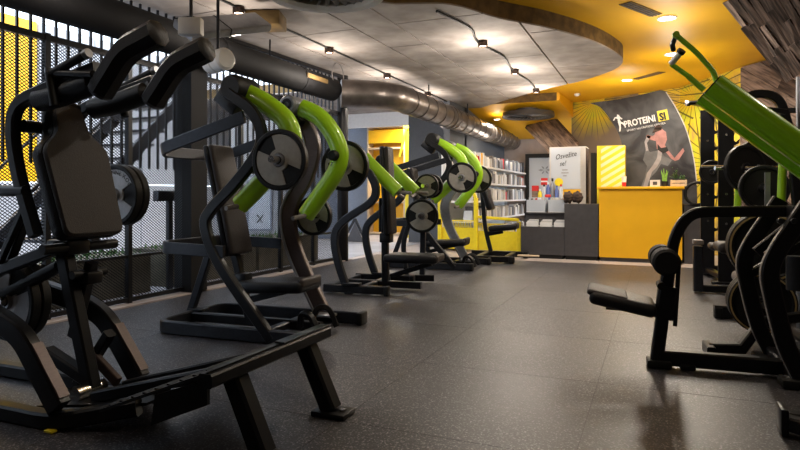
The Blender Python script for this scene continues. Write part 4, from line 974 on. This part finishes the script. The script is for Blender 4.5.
# small grey post bench by the rack
F9 = Fr(.45, 6.2, 4)
bn = thing('utility_bench', 'narrow bench with a grey post and tan cap between pulldown machine and rack', 'bench', F9)
a = F9.tr(698, 292, z=.01); 
MB().bar([(a.x, a.y, .02), (a.x, a.y, F9.tr(698, 246, v=a.y).z)], .09, .09).build('post', M['graph'], bn)
MB().rbox((a.x, a.y, F9.tr(698, 244, v=a.y).z+.02), (.1, .1, .05), .012).build('post_cap', M['grip'], bn)
MB().bar([(a.x, a.y, .05), (a.x+.9, a.y, .05)], .07, .06).build('base_rail', M['black'], bn)
zt = F9.tr(698, 246, v=a.y).z
MB().rbox((a.x+.5, a.y, zt+.0), (.8, .26, .07), .03, None, 3).build('bench_pad', M['vinylb'], bn)
MB().bar([(a.x+.6, a.y, .05), (a.x+.6, a.y, zt-.03)], .06, .06).build('post', M['black'], bn)
for k, (px, py, vv) in enumerate(((722, 262, .15), (722, 290, .1))):
    pass
# machine foot bottom right
F10 = Fr(.49, 2.93, 0)
fb_ = thing('floor_frame', 'small black machine foot with a sloping tube cut by the bottom right corner', 'gym machine', F10)
MB().rbox((0, 0, .065), (.03, .12, .115), .008).build('end_plate', M['black'], fb_)
MB().bar([(.01, -.02, .06), (.5, -.3, .06)], .06, .06, ref=(0, 0, 1)).build('base_rail', M['black'], fb_)
MB().bar([(.01, .03, .06), (.6, .03, .06)], .06, .06, ref=(0, 0, 1)).build('base_rail', M['black'], fb_)
MB().bar([(.55, .03, .06), (.55, .03, .5)], .06, .06).build('post', M['black'], fb_)

# ================================================================== counters
yc = 9.55
cz = 1.125
ct = thing('reception_counter', 'plain golden yellow counter in front of the black banner', 'counter', loc=(-.21, yc, 0))
MB().box((-.57, 0, .06), (.57, .6, cz-.045)).build('body', M['yell'], ct, smooth=False)
MB().rbox((0, .29, cz-.02), (1.2, .66, .04), .006).build('countertop', M['yell'], ct)
MB().box((-.55, .03, 0), (.55, .57, .06)).build('plinth', M['slate'], ct, smooth=False)
cd = thing('dark_cabinet', 'taller dark slate cabinet joined to the left of the yellow counter', 'cabinet', loc=(-1.06, yc+.02, 0))
MB().box((-.235, 0, .06), (.265, .6, .86)).build('body', M['slate'], cd, smooth=False); MB().box((-.22, .03, 0), (.25, .57, .06)).build('plinth', M['ink'], cd, smooth=False)
ce = thing('display_cabinet', 'low dark slate display cabinet with open shelf of leaflets', 'cabinet', loc=(-1.6, yc+.02, 0))
MB().box((-.37, 0, .06), (.3, .7, .50)).build('body', M['slate'], ce, smooth=False); MB().box((-.35, .03, 0), (.28, .67, .06)).build('plinth', M['ink'], ce, smooth=False)
MB().box((-.37, .3, .50), (.3, .7, .70)).build('riser', M['slate'], ce, smooth=False)
MB().box((-.37, .24, .70), (.3, .7, .72)).build('shelf', M['slate'], ce, smooth=False)
tag(MB().box((.39, yc+.1, 0), (.62, yc+.7, .86)).build('side_cabinet', M['slate'], smooth=False), 'narrow dark cabinet at the right end of the yellow counter', 'cabinet')
wh = thing('black_hoop', 'black curved tube leaning beside the yellow counter, below the banner edge', 'hoop', loc=(.56, 9.6, 0))
MB().tube([(.16*math.cos(t*math.pi/12), 0, 1.02+.16*math.sin(t*math.pi/12)) for t in range(24)], .022, 10, closed=True, ref=(0, 1, 0)).build('ring', M['rubber'], wh)
MB().bar([(0, .02, .862), (0, .02, .88)], .2, .1, ref=(0, 1, 0)).build('stand', M['rubber'], wh)
# leaflets and trays
for k in range(3):
    x = -1.95+.06+k*.215
    t = thing('leaflet_tray', ['white tray of leaflets at the left on the low display shelf', 'white tray of cards in the middle of the low display shelf', 'white tray with pink cards right on the low display shelf'][k], 'tray', loc=(x+.09, yc+.15, .50))
    MB().box((-.09, -.1, 0), (.09, .1, .012)).build('base', M['white'], t); MB().box((-.09, -.1, .012), (.09, -.09, .07)).build('front_lip', M['white'], t)
    for q in range(5):
        MB().box((-.08+.003*q, -.08+q*.03, .013), (.08, -.073+q*.03, .085+.006*q)).build('leaflet', M[['white', 'cream', 'sign', 'cream', 'white'][(q+k) % 5]], t, smooth=False)
for k in range(2):
    t = thing('brochure_bin', ['white bin of small packets on the upper display shelf, left', 'white bin of small packets on the upper display shelf, right'][k], 'bin', loc=(-1.79+k*.35, yc+.46, .72))
    MB().box((-.15, -.14, 0), (.15, .16, .01)).build('base', M['white'], t)
    for (a, b) in (((-.15, -.14, .01), (.15, -.13, .2)), ((-.15, .15, .01), (.15, .16, .24)), ((-.15, -.13, .01), (-.14, .15, .2)), ((.14, -.13, .01), (.15, .15, .2))): MB().box(a, b).build('side_panel', M['sign'], t, smooth=False)
    for q in range(7):
        x = -.12+q*.035; MB().box((x, -.1, .011), (x+.026, .1, .22+.02*random.random())).build('packet', M[random.choice(['white', 'cream', 'grip', 'sign', 'red'])], t, smooth=False)
# things standing on the display unit
zt = .72
def bottle(x, y, z, h_, r_, body, cap, label, name='bottle', group='bottles and tubs on the display cabinet'):
    t = thing(name, label, 'bottle', loc=(x, y, z), group=group)
    MX = Matrix.Rotation(R(90), 4, 'X')
    MB().lathe([(0, 0), (r_, 0), (r_, h_*.65), (r_*.45, h_*.82), (r_*.45, h_*.88), (0, h_*.88)], 16, MX).build('body', body, t)
    MB().lathe([(0, h_), (r_*.5, h_), (r_*.5, h_*.86), (0, h_*.86)], 14, MX).build('cap', cap, t)
sh = thing('counter_riser', 'small grey riser behind the packet bins holding bottles', 'riser', loc=(-1.6, yc+.66, .72))
MB().box((-.35, 0, 0), (.3, .2, .20)).build('box', M['silver'], sh, smooth=False)
zr = .92; yr = yc+.76
cols = [(-1.80, 'yell2', 'white', .18, 'yellow bottle with white cap, left on the riser'), (-1.73, 'sign', 'ink', .26, 'pale bottle with dark cap on the riser'), (-1.66, 'blue', 'white', .3, 'blue tall bottle in the middle of the riser'), (-1.59, 'silver', 'ink', .36, 'tallest grey bottle on the riser'), (-1.52, 'blue', 'blue', .24, 'blue squat bottle right of the tallest one'), (-1.45, 'sign', 'red', .26, 'pale bottle with red cap at the right on the riser')]
for x, b1, c1, hh, lb in cols: bottle(x, yr, zr, hh, .034, M[b1], M[c1], lb)
rb = thing('red_carton', 'red and white carton standing at the left of the bottles', 'carton', loc=(-1.88, yr+.06, zr)); MB().box((-.06, -.04, 0), (.05, .04, .15)).build('box', M['woodl'], rb, smooth=False); MB().box((-.06, -.042, .15), (.05, .042, .24)).build('red_top', M['red'], rb, smooth=False)
rs = thing('red_sign', 'small red and white sign raised above the bottles', 'sign', loc=(-1.74, yr+.09, zr)); MB().tube([(0, 0, 0), (0, 0, .26)], .006, 8).build('stem', M['chrome'], rs); MB().box((-.055, -.006, .25), (.055, .006, .37)).build('board', M['red'], rs, smooth=False); MB().box((-.055, -.008, .30), (.055, -.006, .325)).build('white_band', M['white'], rs, smooth=False)
tag(MB().rbox((-1.62, yc+.47, .985), (.1, .05, .05), .02).build('red_tin', M['red']), 'small round red tin in front of the bottles', 'tin')
for k, (x, l) in enumerate(((-1.27, 'left'), (-1.13, 'right'))):
    t = thing('paper_sack', 'dark crumpled sack on the slate cabinet, %s one' % l, 'sack', loc=(x, yc+.3, .86))
    bm = bmesh.new(); bmesh.ops.create_icosphere(bm, subdivisions=3, radius=1)
    for q in bm.verts: s_ = 1+.12*math.sin(q.co.x*7+k)+.1*math.cos(q.co.z*9+q.co.y*5); q.co = Vector((q.co.x*.075*s_, q.co.y*.07*s_, max(-.85, q.co.z)*.1*s_+.095))
    me = bpy.data.meshes.new('sack'); bm.to_mesh(me); bm.free(); me.shade_smooth(); me.materials.append(M['woodd']); o = link('bag', me, t)
    zmin = min(v_.co.z for v_ in me.vertices); o.location.z = -zmin
# white sign cabinet (kiosk)
kx, ky = -1.37, 10.5
ki = thing('sign_cabinet', 'tall white cabinet with a handwritten style sign and yellow dot behind the bottles', 'cabinet', loc=(kx, ky, 0))
MB().box((-.30, 0, .06), (.30, .5, 1.82)).build('body', M['cream'], ki, smooth=False); MB().box((-.28, .02, 0), (.28, .48, .06)).build('plinth', M['ink'], ki, smooth=False)
MB().box((-.27, -.015, 1.10), (.21, 0, 1.80)).build('sign_sheet', M['sign'], ki, smooth=False)
MB().box((-.27, -.014, .93), (.21, 0, 1.095)).build('orange_panel', M['yell'], ki, smooth=False)
MB().box((.30, .0, .08), (.306, .5, 1.80)).build('side_panel', M['woodd'], ki, smooth=False)
text('lettering', 'Osve\u017eite', .125, M['ink'], ki, (-.2, -.017, 1.60), (R(90), R(-10), 0), .001, .8, .4)
text('lettering', 'se!', .12, M['ink'], ki, (-.13, -.017, 1.49), (R(90), R(-8), 0), .001, .8, .4)
for k, (w_, z_) in enumerate(((.09, 1.42), (.12, 1.37), (.06, 1.32))): MB().box((-.04-w_/2, -.017, z_), (-.04+w_/2, -.0155, z_+.012)).build('print_line', M['grip'], ki, smooth=False)
MB().lathe([(0, -.004), (.07, -.004), (.07, 0)], 24, Matrix.Translation((-.14, -.0155, 1.22))).build('yellow_dot', M['yell2'], ki)
tag(MB().box((-.98, 10.4, .0), (-.90, 10.8, 1.7)).build('tall_locker', M['ink'], smooth=False), 'slim black upright cabinet between the sign cabinet and striped pillar', 'cabinet')
a, b = W0.tr(597, 150, v=10.25), W0.tr(625, 150, v=10.25)
sp_ = thing('striped_partition', 'yellow partition with pale diagonal stripes left of the black banner', 'partition', loc=(0, 10.25, 0))
MB().box((a.x, 0, 0), (b.x, .3, 1.80)).build('panel', M['yell2'], sp_, smooth=False); MB().box((a.x+.06, -.008, .02), (b.x, 0, 1.79)).build('stripe_print', M['stripe'], sp_, smooth=False)
# banner
by = 10.62
def bp(px, py): return W0.tr(px, py, v=by)
bn_ = thing('banner', 'tall black curved banner with white PROTEINI.SI lettering behind the yellow counter', 'banner', loc=(0, 0, 0))
out = [bp(a, b) for a, b in ((590, 103), (600, 107), (612, 122), (619, 135), (623, 150), (624, 170), (624, 215))]
right = [bp(a, b) for a, b in ((698, 215), (697, 185), (694, 160), (687, 132), (677, 110), (666, 92))]
top = [bp(a, b) for a, b in ((660, 90), (640, 95), (620, 99))]
poly = [Vector((p.x, by, p.z)) for p in out]; poly[-1].z = right[0].z = .5
poly = cat(poly[:-1], 3)+[Vector((poly[-1].x, by, .004))]+[Vector((right[0].x, by, .004))]+cat([Vector((p.x, by, p.z)) for p in right[1:]], 3)+top
MB().prism(poly, (0, .05, 0)).build('board', M['banner'], bn_, smooth=False)
mb = MB(); rr = cat([Vector((p.x, by-.004, p.z)) for p in right[1:]], 4); mb.bar(rr, .014, .012); mb.build('edge_line', M['cream'], bn_)
dirv = bp(668, 118)-bp(620, 128); rot_ = math.atan2(dirv.z, dirv.x)
q = bp(624.5, 127.5)
text('lettering', 'PROTEINI', .15, M['white'], bn_, (q.x, by-.004, q.z), (R(90), -rot_, 0), .002, .755, 0, .004)
q = bp(658.6, 120.6); o_ = MB(); ux = Vector((math.cos(rot_), 0, math.sin(rot_))); uz_ = Vector((-math.sin(rot_), 0, math.cos(rot_)))
Q = Vector((q.x, by-.004, q.z)); o_.prism([Q-uz_*.02, Q+ux*.155-uz_*.02, Q+ux*.155+uz_*.155, Q+uz_*.155], (0, -.003, 0)); o_.build('yellow_block', M['yell2'], bn_, smooth=False)
text('lettering', 'SI', .165, M['ink'], bn_, (Q.x+.02, by-.009, Q.z), (R(90), -rot_, 0), .002, .85, 0, .007)
q = bp(627, 131.8); text('lettering', 'SPORT NUTRITION CENTER', .045, M['white'], bn_, (q.x, by-.004, q.z), (R(90), -rot_, 0), .002, 1.05)
def flat(pts, m_, name, d_=.003, layer=1):
    P = [bp(a, b) for a, b in pts]; MB().prism([Vector((p.x, by-.001*layer, p.z)) for p in P], (0, -d_, 0)).build(name, m_, bn_, smooth=False)
flat([(617,114.5),(619,115),(620.2,117),(622.4,118.5),(622,119.5),(619.8,118.6),(620.6,121.5),(624,123),(626,126.5),(625,127),(622.8,124.3),(620.8,123.6),(621,128),(620.4,131.5),(619.2,131.4),(619.4,127),(618,122.5),(617.5,119),(615.5,118.3),(614,120.8),(613,120.3),(614.8,117.2),(616.8,116.8)], M['white'], 'runner_emblem')
glow_p = mat('banner grey print', (.14, .14, .145), .5, 0, .25, 0, 6)
pink = mat('banner figure print', (.42, .19, .17), .5, 0, .2, 0, 14); pinkl = mat('banner figure light print', (.34, .31, .31), .5, 0, .12, 0, 12)
flat([(646,148),(650,152),(660,150),(664,156),(672,160),(668,166),(661,164),(656,172),(650,178),(648,187),(641,187),(645,176),(647,166),(643,160)], glow_p, 'figure_glow', .001, 1)
flat([(655,126.5),(658,125),(661,126),(662,129),(666,132),(667,139),(665,145),(667.5,150),(661,152.5),(657,149),(656,141),(651,140),(646,137),(647,135),(653,136),(655,134)], pink, 'figure_torso', .002, 3)
flat([(656,126),(659,124.3),(662,126),(661.5,130),(657.5,131.5),(652,133.5),(654,129)], M['woodd'], 'figure_hair', .001, 6)
flat([(657.5,144),(661,148),(667,147),(668.5,151),(663,153.5),(657.5,149.5)], M['ink'], 'figure_shorts', .001, 6)
flat([(658,150),(662,153),(661,160),(657,167),(652,172),(647,187),(643,187),(647,173),(653,165),(657,158)], pinkl, 'figure_leg', .002, 3)
flat([(665,151),(668.5,150.5),(674.5,158),(683,148),(684.5,151),(679,159.5),(675,161),(671,158.5)], pink, 'figure_leg', .002, 3)
flat([(651,136),(647,135.5),(644.5,142),(646,151),(648.5,150.5),(647,143),(649.5,139)], pinkl, 'figure_arm', .002, 3)
# on the counter
zc = cz
pc_ = lambda px: W0.tr(px, 185, v=yc+.25).x
t = thing('paper_cup', 'red and white paper cup at the left end of the yellow counter', 'cup', loc=(pc_(624), yc+.25, zc))
MX = Matrix.Rotation(R(90), 4, 'X')
MB().lathe([(0, 0), (.028, 0), (.032, .07), (0, .07)], 18, MX).build('cup', M['red'], t); MB().lathe([(.0322, .07), (.038, .16), (.034, .16), (0, .09)], 18, MX).build('cup_top', M['white'], t)
t = thing('tissue_box', 'small whitewashed box with a dark square on the yellow counter', 'box', loc=(pc_(655), yc+.25, zc))
MB().box((-.07, -.05, 0), (.07, .05, .10)).build('box', M['cream'], t, smooth=False); MB().box((-.03, -.053, .025), (.03, -.05, .075)).build('dark_print', M['slate'], t, smooth=False)
def leafy(mb, n, h_, sp_r, w_=.02, droop=.3):
    for k in range(n):
        a = random.uniform(0, 6.28); l = h_*random.uniform(.6, 1); r_ = sp_r*random.uniform(.3, 1); u = Vector((math.cos(a), math.sin(a), 0)); s_ = Vector((-u.y, u.x, 0))*w_
        mb.add([u*.01-s_*.3, u*.01+s_*.3, u*r_*.6+s_+Vector((0, 0, l*.7)), u*r_*.6-s_+Vector((0, 0, l*.7)), u*r_+Vector((0, 0, l*(1-droop*.3)))], [(0, 1, 2, 3), (3, 2, 4)])
t = thing('snake_plant', 'upright light green snake plant in a dark pot on the yellow counter', 'plant', loc=(pc_(664.5), yc+.25, zc))
MB().lathe([(0, 0), (.04, 0), (.05, .08), (.042, .08), (0, .07)], 18, MX).build('pot', M['ink'], t)
for k in range(7):
    mb = MB(); a = k*.9; u = Vector((math.cos(a)*.02, math.sin(a)*.02, .07)); mb.sweep([u, u*1.0+Vector((math.cos(a)*.01, math.sin(a)*.01, .1)), u+Vector((math.cos(a)*.03, math.sin(a)*.03, .16+.02*(k % 3)))], rect(.02, .004), scales=[1, 1, .2]); mb.build('leaf', M['leafl'], t)
t = thing('wooden_crate', 'small slatted pine crate holding leafy plants on the yellow counter', 'crate', loc=(pc_(678.5), yc+.25, zc))
for z_ in (.0, .05):
    for (a_, b_) in (((-.11, -.07), (.11, -.062)), ((-.11, .062), (.11, .07)), ((-.11, -.062), (-.102, .062)), ((.102, -.062), (.11, .062))):
        MB().box((a_[0], a_[1], z_+.004), (b_[0], b_[1], z_+.044)).build('slat', M['tan'], t, smooth=False)
for x in (-.1, .1):
    for y in (-.06, .06): MB().box((x-.008, y-.008 if y < 0 else y-.008, 0), (x+.008, y+.008, .1)).build('corner_post', M['tan'], t, smooth=False)
MB().box((-.1, -.06, .002), (.1, .06, .012)).build('floor_board', M['tan'], t, smooth=False)
for k, (x, l) in enumerate(((-.045, 'bushy dark green plant in the left of the pine crate'), (.055, 'smaller grey green plant in the right of the pine crate'))):
    p = thing('potted_plant', l, 'plant', loc=(pc_(678.5)+x, yc+.25, zc+.013))
    MB().lathe([(0, 0), (.03, 0), (.038, .07), (0, .065)], 16, MX).build('pot', M['ink'], p)
    mb = MB()
    for q in range(160 if k == 0 else 70):
        c = Vector((random.gauss(0, .03), random.gauss(0, .025), .11+abs(random.gauss(0, .05)) if k == 0 else .1+abs(random.gauss(0, .025)))); a = Vector((random.gauss(0, 1), random.gauss(0, 1), random.gauss(0, 1))).normalized()*.016; b = a.cross(Vector((0, 0, 1)))*.6
        mb.add([c-a, c+b, c+a, c-b], [(0, 1, 2, 3)])
    tag(mb.build('foliage', M['leaf'], p, smooth=False), kind='stuff')
    mb = MB(); [mb.tube([(0, 0, .06), (random.uniform(-.03, .03), random.uniform(-.02, .02), .13)], .002, 5) for _ in range(5)]; mb.build('stem', M['leaf'], p)

# ------------------------------------------------------------------ white shelving and goods
sx = -3.0
su = thing('shelving_unit', 'long white open shelving full of packets along the far left wall', 'shelving', loc=(sx-.28, 10.3, 0))
Ls = 4.9; zs = [.1, .50, .86, 1.20, 1.52]
for i, z in enumerate(zs): MB().box((-.26, 0, z), (.28, Ls, z+.035)).build('shelf', M['white'], su, smooth=False)
for y in (0, Ls/2, Ls-.03): MB().box((-.26, y-.01, 0), (-.2, y+.02, 1.85)).build('post', M['cream'], su, smooth=False)
MB().box((-.28, 0, 0), (-.26, Ls, 1.85)).build('back_panel', M['white'], su, smooth=False)
cols = ['white', 'cream', 'silver', 'silver', 'slate', 'white', 'sign', 'cream', 'cream', 'grip']
proto = {}
def item(kind, cm):
    key = (kind, cm)
    if key in proto: return proto[key]
    mb = MB()
    if kind == 0: mb.rbox((0, 0, .5), (1, 1, 1), .04, seg=1)
    elif kind == 1: mb.lathe([(0, 0), (.5, 0), (.5, .8), (.42, .86), (.42, 1), (0, 1)], 10, Matrix.Rotation(R(90), 4, 'X'))
    else: mb.add([(-.5,-.5,0),(.5,-.5,0),(.5,.5,0),(-.5,.5,0),(-.5,-.08,1),(.5,-.08,1),(.5,.08,1),(-.5,.08,1)], [(0,3,2,1),(4,5,6,7),(0,1,5,4),(1,2,6,5),(2,3,7,6),(3,0,4,7)])
    o = mb.build('product', M[cm]); me = o.data; bpy.data.objects.remove(o); proto[key] = me; return me
names = ['product_box', 'product_tub', 'product_pouch']; wordc = {'white': 'white', 'cream': 'off white', 'grip': 'brown grey', 'silver': 'grey', 'graph': 'dark grey', 'sign': 'pale blue white', 'tan': 'tan', 'slate': 'charcoal', 'red': 'red', 'yell': 'orange'}
nth = ['first', 'second', 'third', 'fourth', 'fifth', 'sixth', 'seventh', 'eighth', 'ninth', 'tenth', 'eleventh', 'twelfth']
ordn = ['lowest', 'second lowest', 'middle', 'second highest', 'top']
for si, z in enumerate(zs):
    y = 10.34; row = []
    while y < 10.3+Ls-.15:
        wd = random.uniform(.08, .13); kd = random.choice([0, 0, 1, 2, 2] if si != 4 else [0, 1, 1, 2]); hh = random.uniform(.17, .26)
        cm = random.choice(cols)
        if si == 4 and 10.4 < y < 11.2 and random.random() < .5: cm = random.choice(['red', 'yell'])
        if random.random() < .02: cm = 'red'
        if random.random() < .92: row.append((y, wd, kd, hh, cm))
        y += wd
    cnt = {}
    for (y, wd, kd, hh, cm) in row[::-1]:
        key = (cm, kd); cnt[key] = cnt.get(key, 0)+1; n = cnt[key]
        w_ = ['box', 'tub', 'pouch'][kd]
        o = bpy.data.objects.new(names[kd], item(kd, cm)); COL.objects.link(o)
        o.location = (sx-.09, y+wd/2, z+.0352); o.scale = (.15 if kd != 1 else wd*.92, wd*.92, hh)
        tag(o, '%s %s on the %s shelf, %s such %s from the far end' % (wordc[cm], w_, ordn[si], nth[n-1], w_), w_, 'supplement packages on the %s shelf' % ordn[si])
# framed poster on the far wall
fp = thing('framed_poster', 'large black framed pale poster on the far wall left of the sign cabinet', 'poster', loc=(0, 0, 0))
a, b = W0.tr(529, 158, v=15.3), W0.tr(556, 245, v=15.3)
MB().box((a.x, 15.33, .1), (b.x, 15.36, a.z)).build('sheet', M['sign'], fp, smooth=False)
for (p, q) in (((a.x-.09, .05), (a.x, a.z+.1)), ((b.x, .05), (b.x+.09, a.z+.1)), ((a.x, a.z), (b.x, a.z+.1))): MB().box((p[0], 15.28, p[1]), (q[0], 15.38, q[1])).build('frame', M['ink'], fp, smooth=False)
for k in range(6):
    an = k*1.05; c = W0.tr(545, 170, v=15.33); u = Vector((math.cos(an), 0, math.sin(an)*.7)); n_ = Vector((-u.z, 0, u.x))*.25
    MB().prism([c+u*.02, c+u*.1+n_*.12, c+u*.17, c+u*.1-n_*.12], (0, -.004, 0)).build('petal_print', M['silver'], fp, smooth=False)
# yellow railing
yr_ = thing('yellow_railing', 'yellow posts and perforated yellow panels in front of the shelving', 'railing', loc=(0, 0, 0))
A, B, C_ = W0.tr(440, 250, v=10.1), W0.tr(476, 250, v=10.1), W0.tr(519, 250, v=10.1)
for p, h_ in ((A, 1.0), (B, .95), (C_, .55)): MB().bar([(p.x, 10.1, 0.004), (p.x, 10.1, h_)], .07, .07).build('post', M['yell2'], yr_)
MB().bar([(B.x, 10.1, .95), (B.x-.14, 10.1, 1.2)], .05, .05).build('top_brace', M['yell2'], yr_)
MB().bar([(B.x, 10.1, .62), (C_.x, 10.1, .58)], .05, .05).build('rail', M['yell2'], yr_)
for (p, q, h_) in ((A, B, .55), (B, C_, .5)):
    MB().box((p.x+.04, 10.11, .05), (q.x-.04, 10.125, h_-.12)).build('panel', M['yell2'], yr_, smooth=False)
    n = int((q.x-p.x-.1)/.045); mb = MB()
    for k in range(n): x = p.x+.05+k*.045; mb.bar([(x, 10.117, h_-.12), (x+.03, 10.117, h_)], .008, .008); mb.bar([(x+.03, 10.117, h_-.12), (x, 10.117, h_)], .008, .008)
    tag(mb.build('lattice', M['yell2'], yr_), kind='stuff'); MB().bar([(p.x+.04, 10.117, h_), (q.x-.04, 10.117, h_)], .02, .02).build('rail', M['yell2'], yr_)
# yellow cabinet with shelf in the back room
yx0, yx1 = W0.tr(367, 150, v=13.6).x, W0.tr(405, 150, v=13.6).x
yk = thing('yellow_cupboard', 'tall open yellow cupboard in the room behind the machines', 'cupboard', loc=((yx0+yx1)/2, 13.6, 0)); hw = (yx1-yx0)/2
zt = W0.tr(385, 126, v=13.6).z
MB().box((-hw, .3, 0), (hw, .34, zt)).build('back_panel', M['yell'], yk, smooth=False)
for x in (-hw, hw-.04): MB().box((x, 0, 0), (x+.04, .3, zt)).build('side_panel', M['tan'], yk, smooth=False)
for z in (.02, .8, W0.tr(385, 149, v=13.6).z, zt-.04): MB().box((-hw+.04, .0, z), (hw-.04, .3, z+.04)).build('shelf', M['tan'], yk, smooth=False)
MB().box((-hw+.04, .0, W0.tr(385, 149, v=13.6).z+.15), (hw-.04, .02, zt-.1)).build('door', M['yell'], yk, smooth=False)
a = W0.tr(408, 127, v=13.0)
ypo = thing('yellow_post', 'bright yellow post with a round cap at the right side of the cupboard', 'post', loc=(a.x, 13.0, 0))
MB().bar([(0, 0, 0.004), (0, 0, a.z)], .12, .12).build('shaft', M['yell2'], ypo); MB().lathe([(0, -.02), (.07, -.02), (.09, 0), (.09, .04), (0, .04)], 20, Matrix.Translation((0, -.08, a.z-.0))).build('cap', M['yell2'], ypo)
MB().bar([(0, -.08, a.z-.02), (-.18, -.08, a.z-.7)], .05, .03).build('brace', M['yell2'], ypo)
gb = thing('gym_ball_rack', 'dark triangular stand on the pale floor beyond the S tubes', 'stand', loc=(W0.tr(354, 243, z=0).x, W0.tr(354, 243, z=0).y, 0))
for s_ in (-1, 1): MB().bar([(s_*.28, 0, .02), (0, .05, .5)], .05, .04).build('leg', M['graph'], gb)
MB().prism([(-.2, .02, .02), (.2, .02, .02), (0, .04, .42)], (0, .03, 0)).build('panel', M['slate'], gb, smooth=False)
lamp('AREA', 'back_room_light', (-5.2, 13.0, 2.7), 60, (1, .95, .88), (0, 0, 0), size=1.0)
